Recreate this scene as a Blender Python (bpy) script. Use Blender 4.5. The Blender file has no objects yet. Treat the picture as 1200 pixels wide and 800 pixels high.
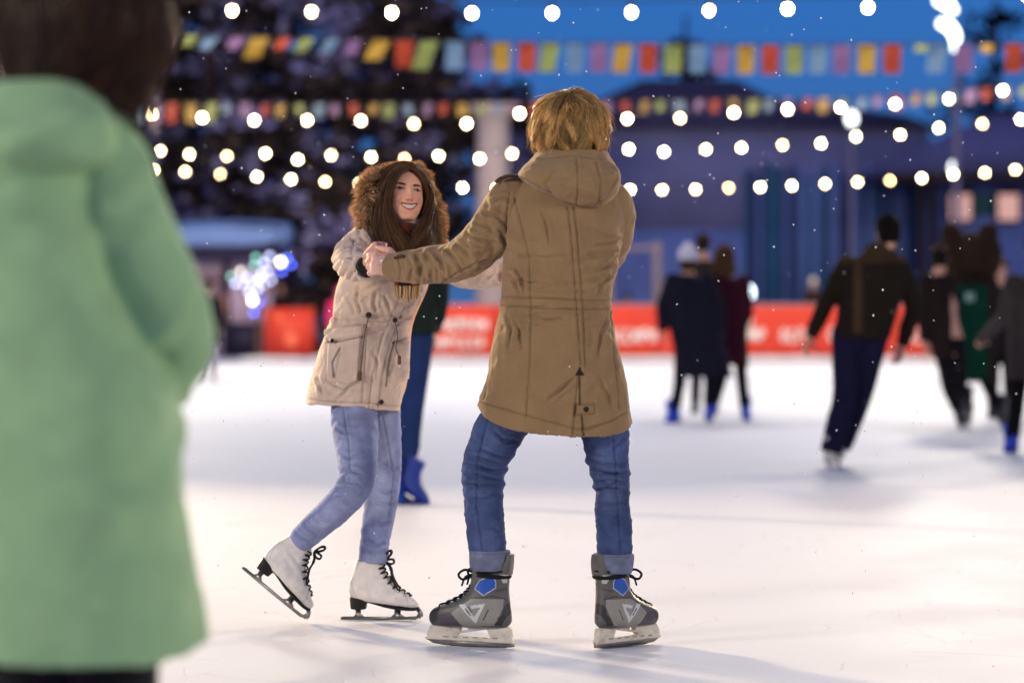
import bpy, bmesh, math, random, time
import numpy as np
from mathutils import Vector, Matrix
random.seed(7)
T0 = time.time()
SC = bpy.context.scene
COL = SC.collection
rad = math.radians
CAMZ, HOR, FPX = 1.04, 374.0, 3500.0

def A(*v): return np.array(v, float)
def P(px, py, Y):
    """a point at depth Y seen at pixel (px, py) of the 1200 x 800 photograph"""
    return A((px - 600) / FPX * Y, Y, CAMZ + (HOR - py) / FPX * Y)
def lin(r, g=None, b=None):
    if g is None:
        h = r.lstrip('#'); h = h if len(h) == 6 else ''.join(x * 2 for x in h); r, g, b = [int(h[i:i+2], 16) / 255 for i in (0, 2, 4)]
    f = lambda c: c / 12.92 if c <= .04045 else ((c + .055) / 1.055) ** 2.4
    return np.array([f(r), f(g), f(b)])
def nrm(v):
    v = np.asarray(v, float)
    return v / np.maximum(np.linalg.norm(v, axis=-1, keepdims=True), 1e-9)

# ---------------------------------------------------------------- noise
def _h(ix, iy, iz, seed):
    h = (ix.astype(np.int64) * 374761393 + iy.astype(np.int64) * 668265263 + iz.astype(np.int64) * 2147483647 + seed * 974634777) & 0xffffffff
    h = ((h ^ (h >> 13)) * 1274126177) & 0xffffffff
    h = (h ^ (h >> 16)) & 0xffffff
    return h / float(0xffffff)
def vnoise(p, scale=1., seed=0):
    q = np.asarray(p) * scale
    i = np.floor(q).astype(np.int64); f = q - i; f = f * f * (3 - 2 * f)
    r = 0
    for dx in (0, 1):
        for dy in (0, 1):
            for dz in (0, 1):
                w = (f[:, 0] if dx else 1 - f[:, 0]) * (f[:, 1] if dy else 1 - f[:, 1]) * (f[:, 2] if dz else 1 - f[:, 2])
                r = r + w * _h(i[:, 0] + dx, i[:, 1] + dy, i[:, 2] + dz, seed)
    return r * 2 - 1
def fbm(p, scale, seed=0, oct=3):
    return sum(vnoise(p, scale * 2 ** k, seed + k) * .5 ** k for k in range(oct))

# ---------------------------------------------------------------- lofts
def cr(a, sub):
    a = np.asarray(a, float)
    if len(a) < 3 or sub == 1:
        if sub == 1: return a
        t = np.linspace(0, len(a) - 1, (len(a) - 1) * sub + 1)
        return np.stack([np.interp(t, np.arange(len(a)), a[:, k]) for k in range(a.shape[1])], 1)
    p = np.vstack([2 * a[0] - a[1], a, 2 * a[-1] - a[-2]])
    out = []
    for i in range(len(a) - 1):
        p0, p1, p2, p3 = p[i:i+4]
        for t in np.arange(sub) / sub:
            out.append(.5 * (2*p1 + (p2-p0)*t + (2*p0-5*p1+4*p2-p3)*t*t + (3*p1-p0-3*p2+p3)*t**3))
    out.append(a[-1])
    return np.array(out)

def ring_mesh(C, U, V, nseg=28, e=2., disp=None, round0=False, round1=False):
    """closed tube through rings (centre, half axis U, half axis V)"""
    C, U, V = (np.asarray(x, float) for x in (C, U, V))
    n = len(C)
    L = np.concatenate([[0], np.cumsum(np.linalg.norm(np.diff(C, axis=0), axis=1))])
    if round0 or round1:
        k = np.array([.26, .5, .71, .87, .97])
        def cap(c, u, v, d):
            r = min(np.linalg.norm(u), np.linalg.norm(v))
            s = np.sqrt(1 - k ** 2)[:, None]
            return c + d * r * k[:, None], u * s, v * s
        if round1:
            c, u, v = cap(C[-1], U[-1], V[-1], nrm(C[-1] - C[-2]))
            C = np.vstack([C, c]); U = np.vstack([U, u]); V = np.vstack([V, v]); L = np.concatenate([L, [L[-1]] * 5])
        if round0:
            c, u, v = cap(C[0], U[0], V[0], nrm(C[0] - C[1]))
            C = np.vstack([c[::-1], C]); U = np.vstack([u[::-1], U]); V = np.vstack([v[::-1], V]); L = np.concatenate([[0] * 5, L])
        n = len(C)
    th = np.arange(nseg) / nseg * 2 * math.pi
    c, s = np.cos(th), np.sin(th)
    c = np.sign(c) * np.abs(c) ** (2 / e); s = np.sign(s) * np.abs(s) ** (2 / e)
    off = U[:, None, :] * c[None, :, None] + V[:, None, :] * s[None, :, None]
    if disp is not None:
        S, TH = np.meshgrid(L, th, indexing='ij')
        off = off + nrm(off) * disp(S, TH, L[-1])[:, :, None]
    v = (C[:, None, :] + off).reshape(-1, 3)
    i = np.arange(n - 1)[:, None] * nseg; j = np.arange(nseg)[None, :]; j2 = (j + 1) % nseg
    q = np.stack([i + j, i + j2, i + nseg + j2, i + nseg + j], -1).reshape(-1, 4)
    v = np.vstack([v, C[0], C[-1]])
    a, b = len(v) - 2, len(v) - 1
    jj = np.arange(nseg); jn = (jj + 1) % nseg
    t0 = np.stack([jn, jj, np.full(nseg, a)], -1)
    t1 = np.stack([(n-1)*nseg + jj, (n-1)*nseg + jn, np.full(nseg, b)], -1)
    return v, [q, t0, t1]

def loft(rings, sub=5, nseg=36, e=2., disp=None):
    """rings: list of (centre, U, V)"""
    a = np.array([np.concatenate([np.asarray(x, float) for x in r]) for r in rings])
    a = cr(a, sub)
    return ring_mesh(a[:, :3], a[:, 3:6], a[:, 6:9], nseg, e, disp)

def tube(path, r, ref=(0, 1, 0), sub=5, nseg=20, disp=None, r0=True, r1=True, e=2.):
    path = np.asarray(path, float)
    r = np.array([(x, x) if np.isscalar(x) else x for x in r], float)
    a = cr(np.hstack([path, r]), sub)
    C, R = a[:, :3], a[:, 3:]
    T = nrm(np.gradient(C, axis=0))
    ref = np.asarray(ref, float)
    U = nrm(ref - T * (T @ ref)[:, None]); V = np.cross(T, U)
    return ring_mesh(C, U * R[:, :1], V * R[:, 1:], nseg, e, disp, r0, r1)

def ball(c, ax, ay, az, n=20):
    """ellipsoid with half axis vectors"""
    c, ax, ay, az = (np.asarray(x, float) for x in (c, ax, ay, az))
    t = np.linspace(-math.pi/2 + .12, math.pi/2 - .12, n)
    return ring_mesh(c + np.sin(t)[:, None] * az, np.cos(t)[:, None] * ax, np.cos(t)[:, None] * ay, n + 8)

def prism(poly, axis_o, ex, ez, ey, th):
    """2D outline (x,z) extruded +-th along ey; a simple polygon, ends as n-gons"""
    poly = np.asarray(poly, float); n = len(poly)
    b = np.asarray(axis_o) + poly[:, :1] * np.asarray(ex) + poly[:, 1:] * np.asarray(ez)
    ey = np.asarray(ey, float) * th
    v = np.vstack([b - ey, b + ey])
    i = np.arange(n); j = (i + 1) % n
    return v, [np.stack([i, j, j + n, i + n], -1), [list(range(n))[::-1]], [list(range(n, 2 * n))]]

def box(c, hx, hy, hz):
    """box with half axis vectors"""
    c, hx, hy, hz = (np.asarray(x, float) for x in (c, hx, hy, hz))
    v = np.array([c + a*hx + b*hy + d*hz for a in (-1, 1) for b in (-1, 1) for d in (-1, 1)])
    return v, [np.array([[0,1,3,2],[4,6,7,5],[0,4,5,1],[2,3,7,6],[0,2,6,4],[1,5,7,3]])]
def abox(x0, x1, y0, y1, z0, z1):
    return box(((x0+x1)/2, (y0+y1)/2, (z0+z1)/2), ((x1-x0)/2, 0, 0), (0, (y1-y0)/2, 0), (0, 0, (z1-z0)/2))

def join(parts):
    V, F, o = [], [], 0
    for v, f in parts:
        V.append(np.asarray(v, float))
        for g in f:
            if isinstance(g, np.ndarray): F.append(g + o)
            else: F.append([[k + o for k in q] for q in g])
        o += len(v)
    return np.vstack(V), F

def raw_mesh(name, v, f):
    me = bpy.data.meshes.new(name)
    loops, sizes = [], []
    for g in f:
        if isinstance(g, np.ndarray):
            loops.append(g.ravel()); sizes.append(np.full(len(g), g.shape[1]))
        else:
            for q in g: loops.append(np.array(q)); sizes.append(np.array([len(q)]))
    loops = np.concatenate(loops).astype(np.int32); sizes = np.concatenate(sizes).astype(np.int32)
    me.vertices.add(len(v)); me.vertices.foreach_set('co', np.asarray(v, np.float32).ravel())
    me.loops.add(len(loops)); me.loops.foreach_set('vertex_index', loops)
    me.polygons.add(len(sizes))
    me.polygons.foreach_set('loop_start', np.concatenate([[0], np.cumsum(sizes)[:-1]]).astype(np.int32))
    me.update(calc_edges=True)
    return me

def smooth(v, q, it, lam=.5, w=None, taubin=False):
    e = np.vstack([q[:, [0, 1]], q[:, [1, 2]], q[:, [2, 3]], q[:, [3, 0]]])
    e = np.vstack([e, e[:, ::-1]]); n = len(v)
    d = np.maximum(np.bincount(e[:, 0], minlength=n), 1)[:, None]
    for k in range(it):
        m = np.stack([np.bincount(e[:, 0], v[e[:, 1], c], n) for c in range(3)], 1) / d
        l = lam if not taubin or k % 2 == 0 else -lam * 1.03
        v = v + (m - v) * (l if w is None else l * w[:, None])
    return v

def normals(v, q):
    a = np.cross(v[q[:, 2]] - v[q[:, 0]], v[q[:, 3]] - v[q[:, 1]])
    n = np.zeros_like(v)
    for k in range(4):
        for c in range(3): n[:, c] += np.bincount(q[:, k], a[:, c], len(v))
    return nrm(n)

def fuse(parts, voxel, it=3, taubin=False):
    """one continuous skin round overlapping closed shapes; returns verts and quads"""
    v, f = join(parts)
    me = raw_mesh('tmp', v, f)
    ob = bpy.data.objects.new('tmp', me); COL.objects.link(ob)
    m = ob.modifiers.new('r', 'REMESH'); m.mode = 'VOXEL'; m.voxel_size = voxel; m.adaptivity = 0
    dg = bpy.context.evaluated_depsgraph_get(); dg.update()
    me2 = bpy.data.meshes.new_from_object(ob.evaluated_get(dg))
    n = len(me2.vertices); v = np.empty(n * 3, np.float32); me2.vertices.foreach_get('co', v)
    q = np.empty(len(me2.loops), np.int32); me2.loops.foreach_get('vertex_index', q)
    bpy.data.objects.remove(ob); bpy.data.meshes.remove(me); bpy.data.meshes.remove(me2)
    v = v.reshape(-1, 3).astype(float); q = q.reshape(-1, 4)
    return smooth(v, q, it, taubin=taubin), q

# ---------------------------------------------------------------- objects
def obj(name, mesh, mat, parent=None, col=None, sm=True, base=None):
    """mesh: (verts, faces list) or (verts, quads); verts in world space, kept relative to the thing's base"""
    v, f = mesh
    if isinstance(f, np.ndarray): f = [f]
    r = parent
    while r is not None and r.parent is not None: r = r.parent
    b = np.array(r.location) if r is not None else (np.zeros(3) if base is None else np.asarray(base, float))
    me = raw_mesh(name, np.asarray(v) - b, f)
    if col is not None:
        col = np.asarray(col, float)
        if col.ndim == 1: col = np.tile(col, (len(v), 1))
        at = me.attributes.new('Col', 'FLOAT_COLOR', 'POINT')
        at.data.foreach_set('color', np.hstack([col[:, :3], np.ones((len(v), 1))]).astype(np.float32).ravel())
    if sm: me.polygons.foreach_set('use_smooth', np.ones(len(me.polygons), bool))
    me.materials.append(mat)
    ob = bpy.data.objects.new(name, me); COL.objects.link(ob)
    if parent is not None: ob.parent = parent
    else: ob.location = b
    return ob
def tag(o, label=None, cat=None, group=None, kind=None):
    for k, x in (('label', label), ('category', cat), ('group', group), ('kind', kind)):
        if x: o[k] = x
    return o
def thing(name, label, cat, loc, group=None):
    o = bpy.data.objects.new(name, None); COL.objects.link(o); o.location = Vector(tuple(loc)); o.empty_display_size = .2
    return tag(o, label, cat, group)

# ---------------------------------------------------------------- materials
def new_mat(name):
    m = bpy.data.materials.new(name); m.use_nodes = True
    nt = m.node_tree; nt.nodes.clear()
    out = nt.nodes.new('ShaderNodeOutputMaterial')
    return m, nt, out
def rgba(c): return (float(c[0]), float(c[1]), float(c[2]), 1)
def pbr(name, color=None, rough=.7, var=.12, nscale=8., bump=.0, bscale=60., metal=0., spec=.4, sheen=0., attr=False, transl=0., sss=0., fine=0.):
    """Principled surface with procedural variation; attr: colour from the mesh's own Col attribute"""
    m, nt, out = new_mat(name); N, L = nt.nodes.new, nt.links.new
    b = N('ShaderNodeBsdfPrincipled')
    b.inputs['Roughness'].default_value = rough; b.inputs['Metallic'].default_value = metal
    b.inputs['Specular IOR Level'].default_value = spec
    if sheen: b.inputs['Sheen Weight'].default_value = sheen; b.inputs['Sheen Roughness'].default_value = .5
    tc = N('ShaderNodeTexCoord')
    nz = N('ShaderNodeTexNoise'); nz.inputs['Scale'].default_value = nscale; nz.inputs['Detail'].default_value = 5
    L(tc.outputs['Object'], nz.inputs['Vector'])
    mr = N('ShaderNodeMapRange'); mr.inputs['From Min'].default_value = .25; mr.inputs['From Max'].default_value = .75
    mr.inputs['To Min'].default_value = 1 - var; mr.inputs['To Max'].default_value = 1 + var
    L(nz.outputs['Fac'], mr.inputs['Value'])
    fac = mr.outputs[0]
    if fine:
        n3 = N('ShaderNodeTexNoise'); n3.inputs['Scale'].default_value = 420; n3.inputs['Detail'].default_value = 2
        L(tc.outputs['Object'], n3.inputs['Vector'])
        m3 = N('ShaderNodeMapRange'); m3.inputs['To Min'].default_value = 1 - fine; m3.inputs['To Max'].default_value = 1 + fine
        L(n3.outputs['Fac'], m3.inputs['Value'])
        mu = N('ShaderNodeMath'); mu.operation = 'MULTIPLY'; L(fac, mu.inputs[0]); L(m3.outputs[0], mu.inputs[1]); fac = mu.outputs[0]
    vm = N('ShaderNodeVectorMath'); vm.operation = 'SCALE'
    if attr:
        at = N('ShaderNodeAttribute'); at.attribute_name = 'Col'; L(at.outputs['Color'], vm.inputs[0])
    else: vm.inputs[0].default_value = tuple(float(x) for x in color)
    L(fac, vm.inputs['Scale']); L(vm.outputs[0], b.inputs['Base Color'])
    if bump:
        n2 = N('ShaderNodeTexNoise'); n2.inputs['Scale'].default_value = bscale; n2.inputs['Detail'].default_value = 4
        L(tc.outputs['Object'], n2.inputs['Vector'])
        bp = N('ShaderNodeBump'); bp.inputs['Strength'].default_value = bump; bp.inputs['Distance'].default_value = .01
        L(n2.outputs['Fac'], bp.inputs['Height']); L(bp.outputs[0], b.inputs['Normal'])
    if sss:
        b.inputs['Subsurface Weight'].default_value = sss; b.inputs['Subsurface Radius'].default_value = (.012, .005, .003); b.inputs['Subsurface Scale'].default_value = 1
    res = b.outputs[0]
    if transl:
        t = N('ShaderNodeBsdfTranslucent'); L(vm.outputs[0], t.inputs[0])
        mx = N('ShaderNodeMixShader'); mx.inputs[0].default_value = transl; L(res, mx.inputs[1]); L(t.outputs[0], mx.inputs[2]); res = mx.outputs[0]
    L(res, out.inputs[0])
    return m
def glow(name, color, strength):
    m, nt, out = new_mat(name)
    e = nt.nodes.new('ShaderNodeEmission'); e.inputs[0].default_value = rgba(color); e.inputs[1].default_value = strength
    nt.links.new(e.outputs[0], out.inputs[0]); return m

M = {}
M['cloth'] = pbr('cloth', attr=True, rough=.9, var=.10, nscale=14, bump=.25, bscale=90, spec=.15, sheen=.15, fine=.10)
M['denim'] = pbr('denim', attr=True, rough=.92, var=.18, nscale=22, bump=.25, bscale=160, spec=.1, fine=.22)
M['skin'] = pbr('skin', attr=True, rough=.55, var=.06, nscale=30, bump=.08, bscale=220, spec=.22, sss=.12)
M['hair'] = pbr('hair', attr=True, rough=.42, var=.15, nscale=60, spec=.35, transl=.18)
M['fur'] = pbr('fur', attr=True, rough=.7, var=.15, nscale=50, spec=.15, transl=.35)
M['boot'] = pbr('boot', attr=True, rough=.45, var=.10, nscale=40, bump=.12, bscale=120, spec=.4)
M['steel'] = pbr('steel', lin(.60, .58, .56), rough=.35, var=.2, nscale=60, metal=.85)
M['plastic'] = pbr('holder_plastic', lin(.88, .82, .72), rough=.4, var=.10, nscale=40, spec=.4)
M['black'] = pbr('black_rubber', lin(.07, .065, .06), rough=.6, var=.2, nscale=40)
M['lace'] = pbr('lace', lin(.06, .055, .055), rough=.9, var=.2, nscale=200)
M['bg'] = pbr('plain_cloth', attr=True, rough=.9, var=.15, nscale=10, bump=.2, bscale=30, spec=.1)

# ---------------------------------------------------------------- strands
def strand_mesh(paths, w, taper=.15):
    """paths (N,K,3) -> thin three sided tapering strands; w (N,) root radius"""
    paths = np.asarray(paths, float); n, k, _ = paths.shape
    T = nrm(np.gradient(paths, axis=1))
    rf = nrm(np.random.default_rng(3).normal(size=(n, 1, 3)))
    U = nrm(np.cross(T, rf)); V = np.cross(T, U)
    t = np.linspace(0, 1, k)
    prof = (1 - (1 - taper) * t ** 2)[None, :, None] * np.asarray(w).reshape(-1, 1, 1)
    a = [paths + prof * (U * math.cos(x) + V * math.sin(x)) for x in (0, 2.094, 4.189)]
    v = np.stack(a, 2).reshape(-1, 3)
    base = (np.arange(n)[:, None] * k + np.arange(k - 1)[None, :]).ravel() * 3
    q = np.concatenate([np.stack([base + j, base + (j + 1) % 3, base + 3 + (j + 1) % 3, base + 3 + j], -1) for j in range(3)])
    return v, [q]
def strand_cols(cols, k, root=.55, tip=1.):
    """cols (N,3): darker at the root, lighter towards the tip"""
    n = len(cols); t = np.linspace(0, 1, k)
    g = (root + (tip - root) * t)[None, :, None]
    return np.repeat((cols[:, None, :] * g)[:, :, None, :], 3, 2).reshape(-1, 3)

# ---------------------------------------------------------------- folds
class Folds:
    """creases on a sleeve or a trouser leg: (s0, th0, angular width, slope, width, amplitude)"""
    def __init__(s, lst): s.l = lst
    def __call__(s, S, TH, L):
        d = np.zeros_like(S)
        for s0, th0, aw, sl, w, am in s.l:
            dt = (TH - th0 + math.pi) % (2 * math.pi) - math.pi
            x = (S - s0 - sl * dt) / w
            d += am * np.exp(-(dt / aw) ** 2) * (np.exp(-x * x) - .75 * np.exp(-(x - 1.35) ** 2))
        return d
def rnd_folds(n, s0, s1, seed, am=.006, w=.014, slope=.03, aw=1.1):
    r = np.random.default_rng(seed)
    return [(r.uniform(s0, s1), r.uniform(0, 6.283), aw * r.uniform(.6, 1.3), r.uniform(-slope, slope), w * r.uniform(.7, 1.4), am * r.uniform(.5, 1.2)) for _ in range(n)]

# ---------------------------------------------------------------- surface drawing (seams, patches) in the XZ plane of a garment
def seg_dist(p, poly):
    """distance of 2D points to a polyline, and arc length there"""
    best = np.full(len(p), 1e9); arc = np.zeros(len(p)); acc = 0.
    for a, b in zip(poly[:-1], poly[1:]):
        d = b - a; L = np.linalg.norm(d)
        t = np.clip(((p - a) @ d) / (L * L + 1e-12), 0, 1)
        e = np.linalg.norm(p - a - t[:, None] * d, axis=1)
        m = e < best; best[m] = e[m]; arc[m] = acc + t[m] * L; acc += L
    return best, arc
def inside(p, poly):
    r = np.zeros(len(p), bool); n = len(poly)
    for i in range(n):
        a, b = poly[i], poly[(i + 1) % n]
        c = ((a[1] > p[:, 1]) != (b[1] > p[:, 1])) & (p[:, 0] < (b[0] - a[0]) * (p[:, 1] - a[1]) / (b[1] - a[1] + 1e-12) + a[0])
        r ^= c
    return r
def pxz(pts, Y):
    return np.array([P(x, y, Y)[[0, 2]] for x, y in pts])
# ================================================================ people
def frame(f, u=(0, 0, 1)):
    f = nrm(f); a = nrm(np.cross(u, f)); u = np.cross(f, a)
    return f, a, u
def head_parts(c, f, u=(0, 0, 1), sc=1., face=True):
    f, a, u = frame(f, u)
    jw = 1.0 + .10 * (not face); cw_ = 1.0 + .06 * (not face)
    prof = [(-.106, .020 * jw, .045, .078), (-.097, .035 * jw ** -.7, .015, .088), (-.078, .049 * jw ** .1, -.03, .090), (-.05, .060 * jw, -.06, .089), (-.02, .066 * cw_, -.08, .089),
            (.02, .071 * (cw_ - .03 * (not face)), -.09, .089), (.05, .072, -.095, .085), (.08, .066, -.088, .068), (.10, .052, -.066, .044), (.112, .028, -.036, .016)]
    if not face: prof = [(z * (.80 if z > 0 else 1), hw, b, fr) for z, hw, b, fr in prof]
    rings = [(c + sc * (z * u + (b + fr) / 2 * f), a * hw * sc, f * (fr - b) / 2 * sc) for z, hw, b, fr in prof]
    out = [loft(rings, 4, 40, 2.25)]
    for s in (-1, 1):
        out.append(ball(c + sc * (s * .073 * a - .012 * f - .012 * u), a * .007 * sc, f * .017 * sc, u * .030 * sc, 10))
    if face:
        out.append(tube([c + sc * (.084 * f + .004 * u), c + sc * (.094 * f - .018 * u), c + sc * (.103 * f - .036 * u)], [.006 * sc, .009 * sc, .012 * sc], ref=tuple(a)))
    return out
def hand_parts(w, d, n, side=1, curl=.5, sc=1., thumb=(.6, .5), spread=.0, fingers=None):
    """w wrist, d direction of the fingers, n the way the palm faces, side: which lateral side the thumb leaves on"""
    d = nrm(d); n = np.asarray(n, float); n = nrm(n - d * (n @ d)); l = np.cross(d, n) * side
    k = w + d * .088 * sc
    P_ = [tube([w - d * .03 * sc, w + d * .01 * sc, w + d * .05 * sc, k], [(.020 * sc, .026 * sc), (.020 * sc, .029 * sc), (.017 * sc, .039 * sc), (.013 * sc, .041 * sc)], ref=tuple(n), nseg=24)]
    cu = [curl] * 4 if fingers is None else fingers
    for i, (o, L) in enumerate(((.031, .070), (.0105, .079), (-.0105, .074), (-.031, .058))):
        p = k + l * o * sc - d * .006 * sc; pts = [p - d * .012 * sc, p]; dd = nrm(d + l * spread * o * 10); ang = 0
        for fr, bend in ((.45, 1.), (.30, 1.1), (.25, .8)):
            ang += cu[i] * bend
            pts.append(pts[-1] + (dd * math.cos(ang) + n * math.sin(ang)) * L * fr * sc)
        P_.append(tube(pts, [.0095 * sc, .0098 * sc, .0090 * sc, .0082 * sc, .0068 * sc], ref=tuple(l), nseg=14, sub=4))
    b = w + d * .022 * sc + l * .022 * sc + n * .006 * sc
    t1 = nrm(l * .75 + d * .65 + n * thumb[0] * .5); t2 = nrm(l * (.45 - .5 * thumb[1]) + d * .85 + n * thumb[0])
    P_.append(tube([b, b + t1 * .040 * sc, b + t1 * .040 * sc + t2 * .032 * sc, b + t1 * .040 * sc + t2 * .055 * sc], [.0145 * sc, .0125 * sc, .0105 * sc, .008 * sc], ref=tuple(n), nseg=14, sub=4))
    return P_

def torso_parts(j, k=1., depth=.10):
    """pelvis to neck base of the bare body, a little slimmer than its coat"""
    hip = (j['hipL'] + j['hipR']) / 2; sh = (j['shL'] + j['shR']) / 2
    s = nrm(j['shR'] - j['shL']); ax = nrm(sh - hip); fw = np.cross(ax, s)
    sw = np.linalg.norm(j['shR'] - j['shL']) / 2
    r = []
    for t, w, dp in ((-.13, .08, .06), (-.05, .145, .095), (.15, .145, .10), (.45, .12, .09), (.75, .145, .10), (.95, sw * .92, .085), (1.03, sw * .6, .06), (1.1, .06, .055)):
        r.append((hip + (sh - hip) * t, s * w * k, fw * dp * k))
    return [loft(r, 5, 28)]

SKIN = lin(.80, .60, .50)
def body_mesh(j, voxel, it=3, hands=None, hd=None, face=True):
    ps = torso_parts(j); lk = j.get('lk', .85)
    for s in 'LR':
        ps.append(tube([j['sh'+s], (j['sh'+s] + j['el'+s]) / 2, j['el'+s]], [.048, .045, .036]))
        ps.append(tube([j['el'+s], (j['el'+s] + j['wr'+s]) / 2, j['wr'+s]], [.038, .037, .026]))
        ps.append(tube([j['hip'+s], (j['hip'+s] + j['kn'+s]) / 2, j['kn'+s]], [.075 * lk, .066 * lk, .048 * lk]))
        ps.append(tube([j['kn'+s], j['kn'+s] * .65 + j['an'+s] * .35, j['an'+s]], [.048 * lk, .050 * lk, .034 * lk]))
        if 'foot'+s in j: ps.append(tube([j['an'+s], j['foot'+s], j['toe'+s]], [.026, .026, .018]))
        else: ps.append(tube([j['an'+s], j['an'+s] * .65 + j['toe'+s] * .35 - A(0, 0, .02)], [.03, .024]))
    hc, hf, hu, hs = j['head'], j['hf'], j.get('hu', A(0, 0, 1)), j.get('hs', 1.)
    f, a, u = frame(hf, hu)
    ps += head_parts(hc, hf, hu, hs, face)
    ps.append(tube([hc + (-.085 * u - .022 * f) * hs, (hc - .10 * u * hs) * .5 + j['neck'] * .5 - .015 * f, j['neck']], [.054 * hs, .054, .062]))
    ps += hands if hands else []
    return fuse(ps, voxel, it)

def simple_hand(j, s, curl=.35, sc=1.):
    d = nrm(j['wr'+s] - j['el'+s]); hip = (j['hipL'] + j['hipR']) / 2
    n = hip - j['wr'+s]; n = n - d * (n @ d)
    return hand_parts(j['wr'+s], d, n, 1 if s == 'R' else -1, curl, sc)

def coat_torso(rows, Y, yaw, dep, sub=5, nseg=72, disp=None, tilt=None, inner=True, e=2.25):
    """rows: (py, left px, right px[, depth half]) from the hem up; yaw turns the section; dep: depth half axis"""
    rings = []
    c, s = math.cos(yaw), math.sin(yaw)
    for i, r in enumerate(rows):
        py, xl, xr = r[:3]; d = r[3] if len(r) > 3 else dep; yo = r[4] if len(r) > 4 else 0
        ce = P((xl + xr) / 2, py, Y + yo)
        hw = (xr - xl) / 2 / FPX * Y
        # half width a of the section so that its turned outline spans hw
        a = math.sqrt(max(hw * hw - (d * s) ** 2, .25 * hw * hw)) / max(c, .3)
        U = A(c, s, 0) * a; V = A(-s, c, 0) * d
        if tilt is not None and tilt[i]: U = U + A(0, 0, tilt[i][0]); V = V + A(0, 0, tilt[i][1])
        rings.append((ce, U, V))
    if inner:
        ce, U, V = rings[0]
        k = 1 - .014 / np.linalg.norm(V)
        lo = [(ce + A(0, 0, .07), U * (k - .04), V * (k - .04)), (ce + A(0, 0, .004), U * k, V * k)]
        body = loft(rings, sub, nseg, e, disp)
        v, f = body
        # turn the hem inwards: prepend the lining rings instead of a flat cap
        ra = np.array([np.concatenate(r) for r in rings]); rr = cr(ra, sub)
        allr = np.vstack([np.array([np.concatenate(x) for x in lo]), rr])
        dd = None
        if disp is not None:
            n0 = 2
            def dd(S, TH, L, _d=disp):
                o = _d(np.maximum(S - S[n0:n0+1, :1], 0), TH, L - S[n0, 0]); o[:n0] = o[n0]; return o
        return ring_mesh(allr[:, :3], allr[:, 3:6], allr[:, 6:9], nseg, e, dd)
    return loft(rings, sub, nseg, e, disp)

def small_skate(j, s, parent, boot_col, blade=True, sc=1., mat=None):
    """rental skate for the people further off: boot, plastic holder, blade"""
    an, to = j['an'+s], j['toe'+s]
    d = to - an; d[2] = 0 if abs(d[2]) < .05 else d[2]
    d = nrm(d); up = nrm(A(0, 0, 1) - d * d[2]); la = np.cross(d, up)
    o = an - up * .125 * sc - d * .07 * sc             # heel, at ice level
    g = lambda x, z: o + d * x * sc + up * z * sc
    rings = [(g((b[0]+f[0])/2, (b[1]+f[1])/2), (g(*f) - g(*b)) / 2, la * w * sc) for b, f, w in (
        ((.0, .062), (.26, .062), .036), ((-.006, .085), (.27, .085), .045), ((-.004, .115), (.24, .115), .045), ((.004, .15), (.17, .15), .045), ((.008, .20), (.135, .20), .046), ((.0, .27), (.13, .265), .052))]
    m = fuse([loft(rings, 4, 24, 2.4)], .010 * sc, 2)
    b = obj('ice_skate', m, mat or M['boot'], parent, boot_col)
    pl = [prism([(0, .066), (.03, .026), (.27, .026), (.25, .066), (.19, .066), (.17, .045), (.11, .045), (.09, .066)], o, d * sc, up * sc, la, .009 * sc)]
    obj('blade_holder', join(pl), mat or M['boot'], b, boot_col * .9 + .01, sm=False)
    st = [prism([(-.005, .0), (.25, .0), (.285, .02), (.27, .03), (.0, .03)], o, d * sc, up * sc, la, .003 * sc)]
    obj('blade', join(st), M['steel'], b, sm=False)
    return b

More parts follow.
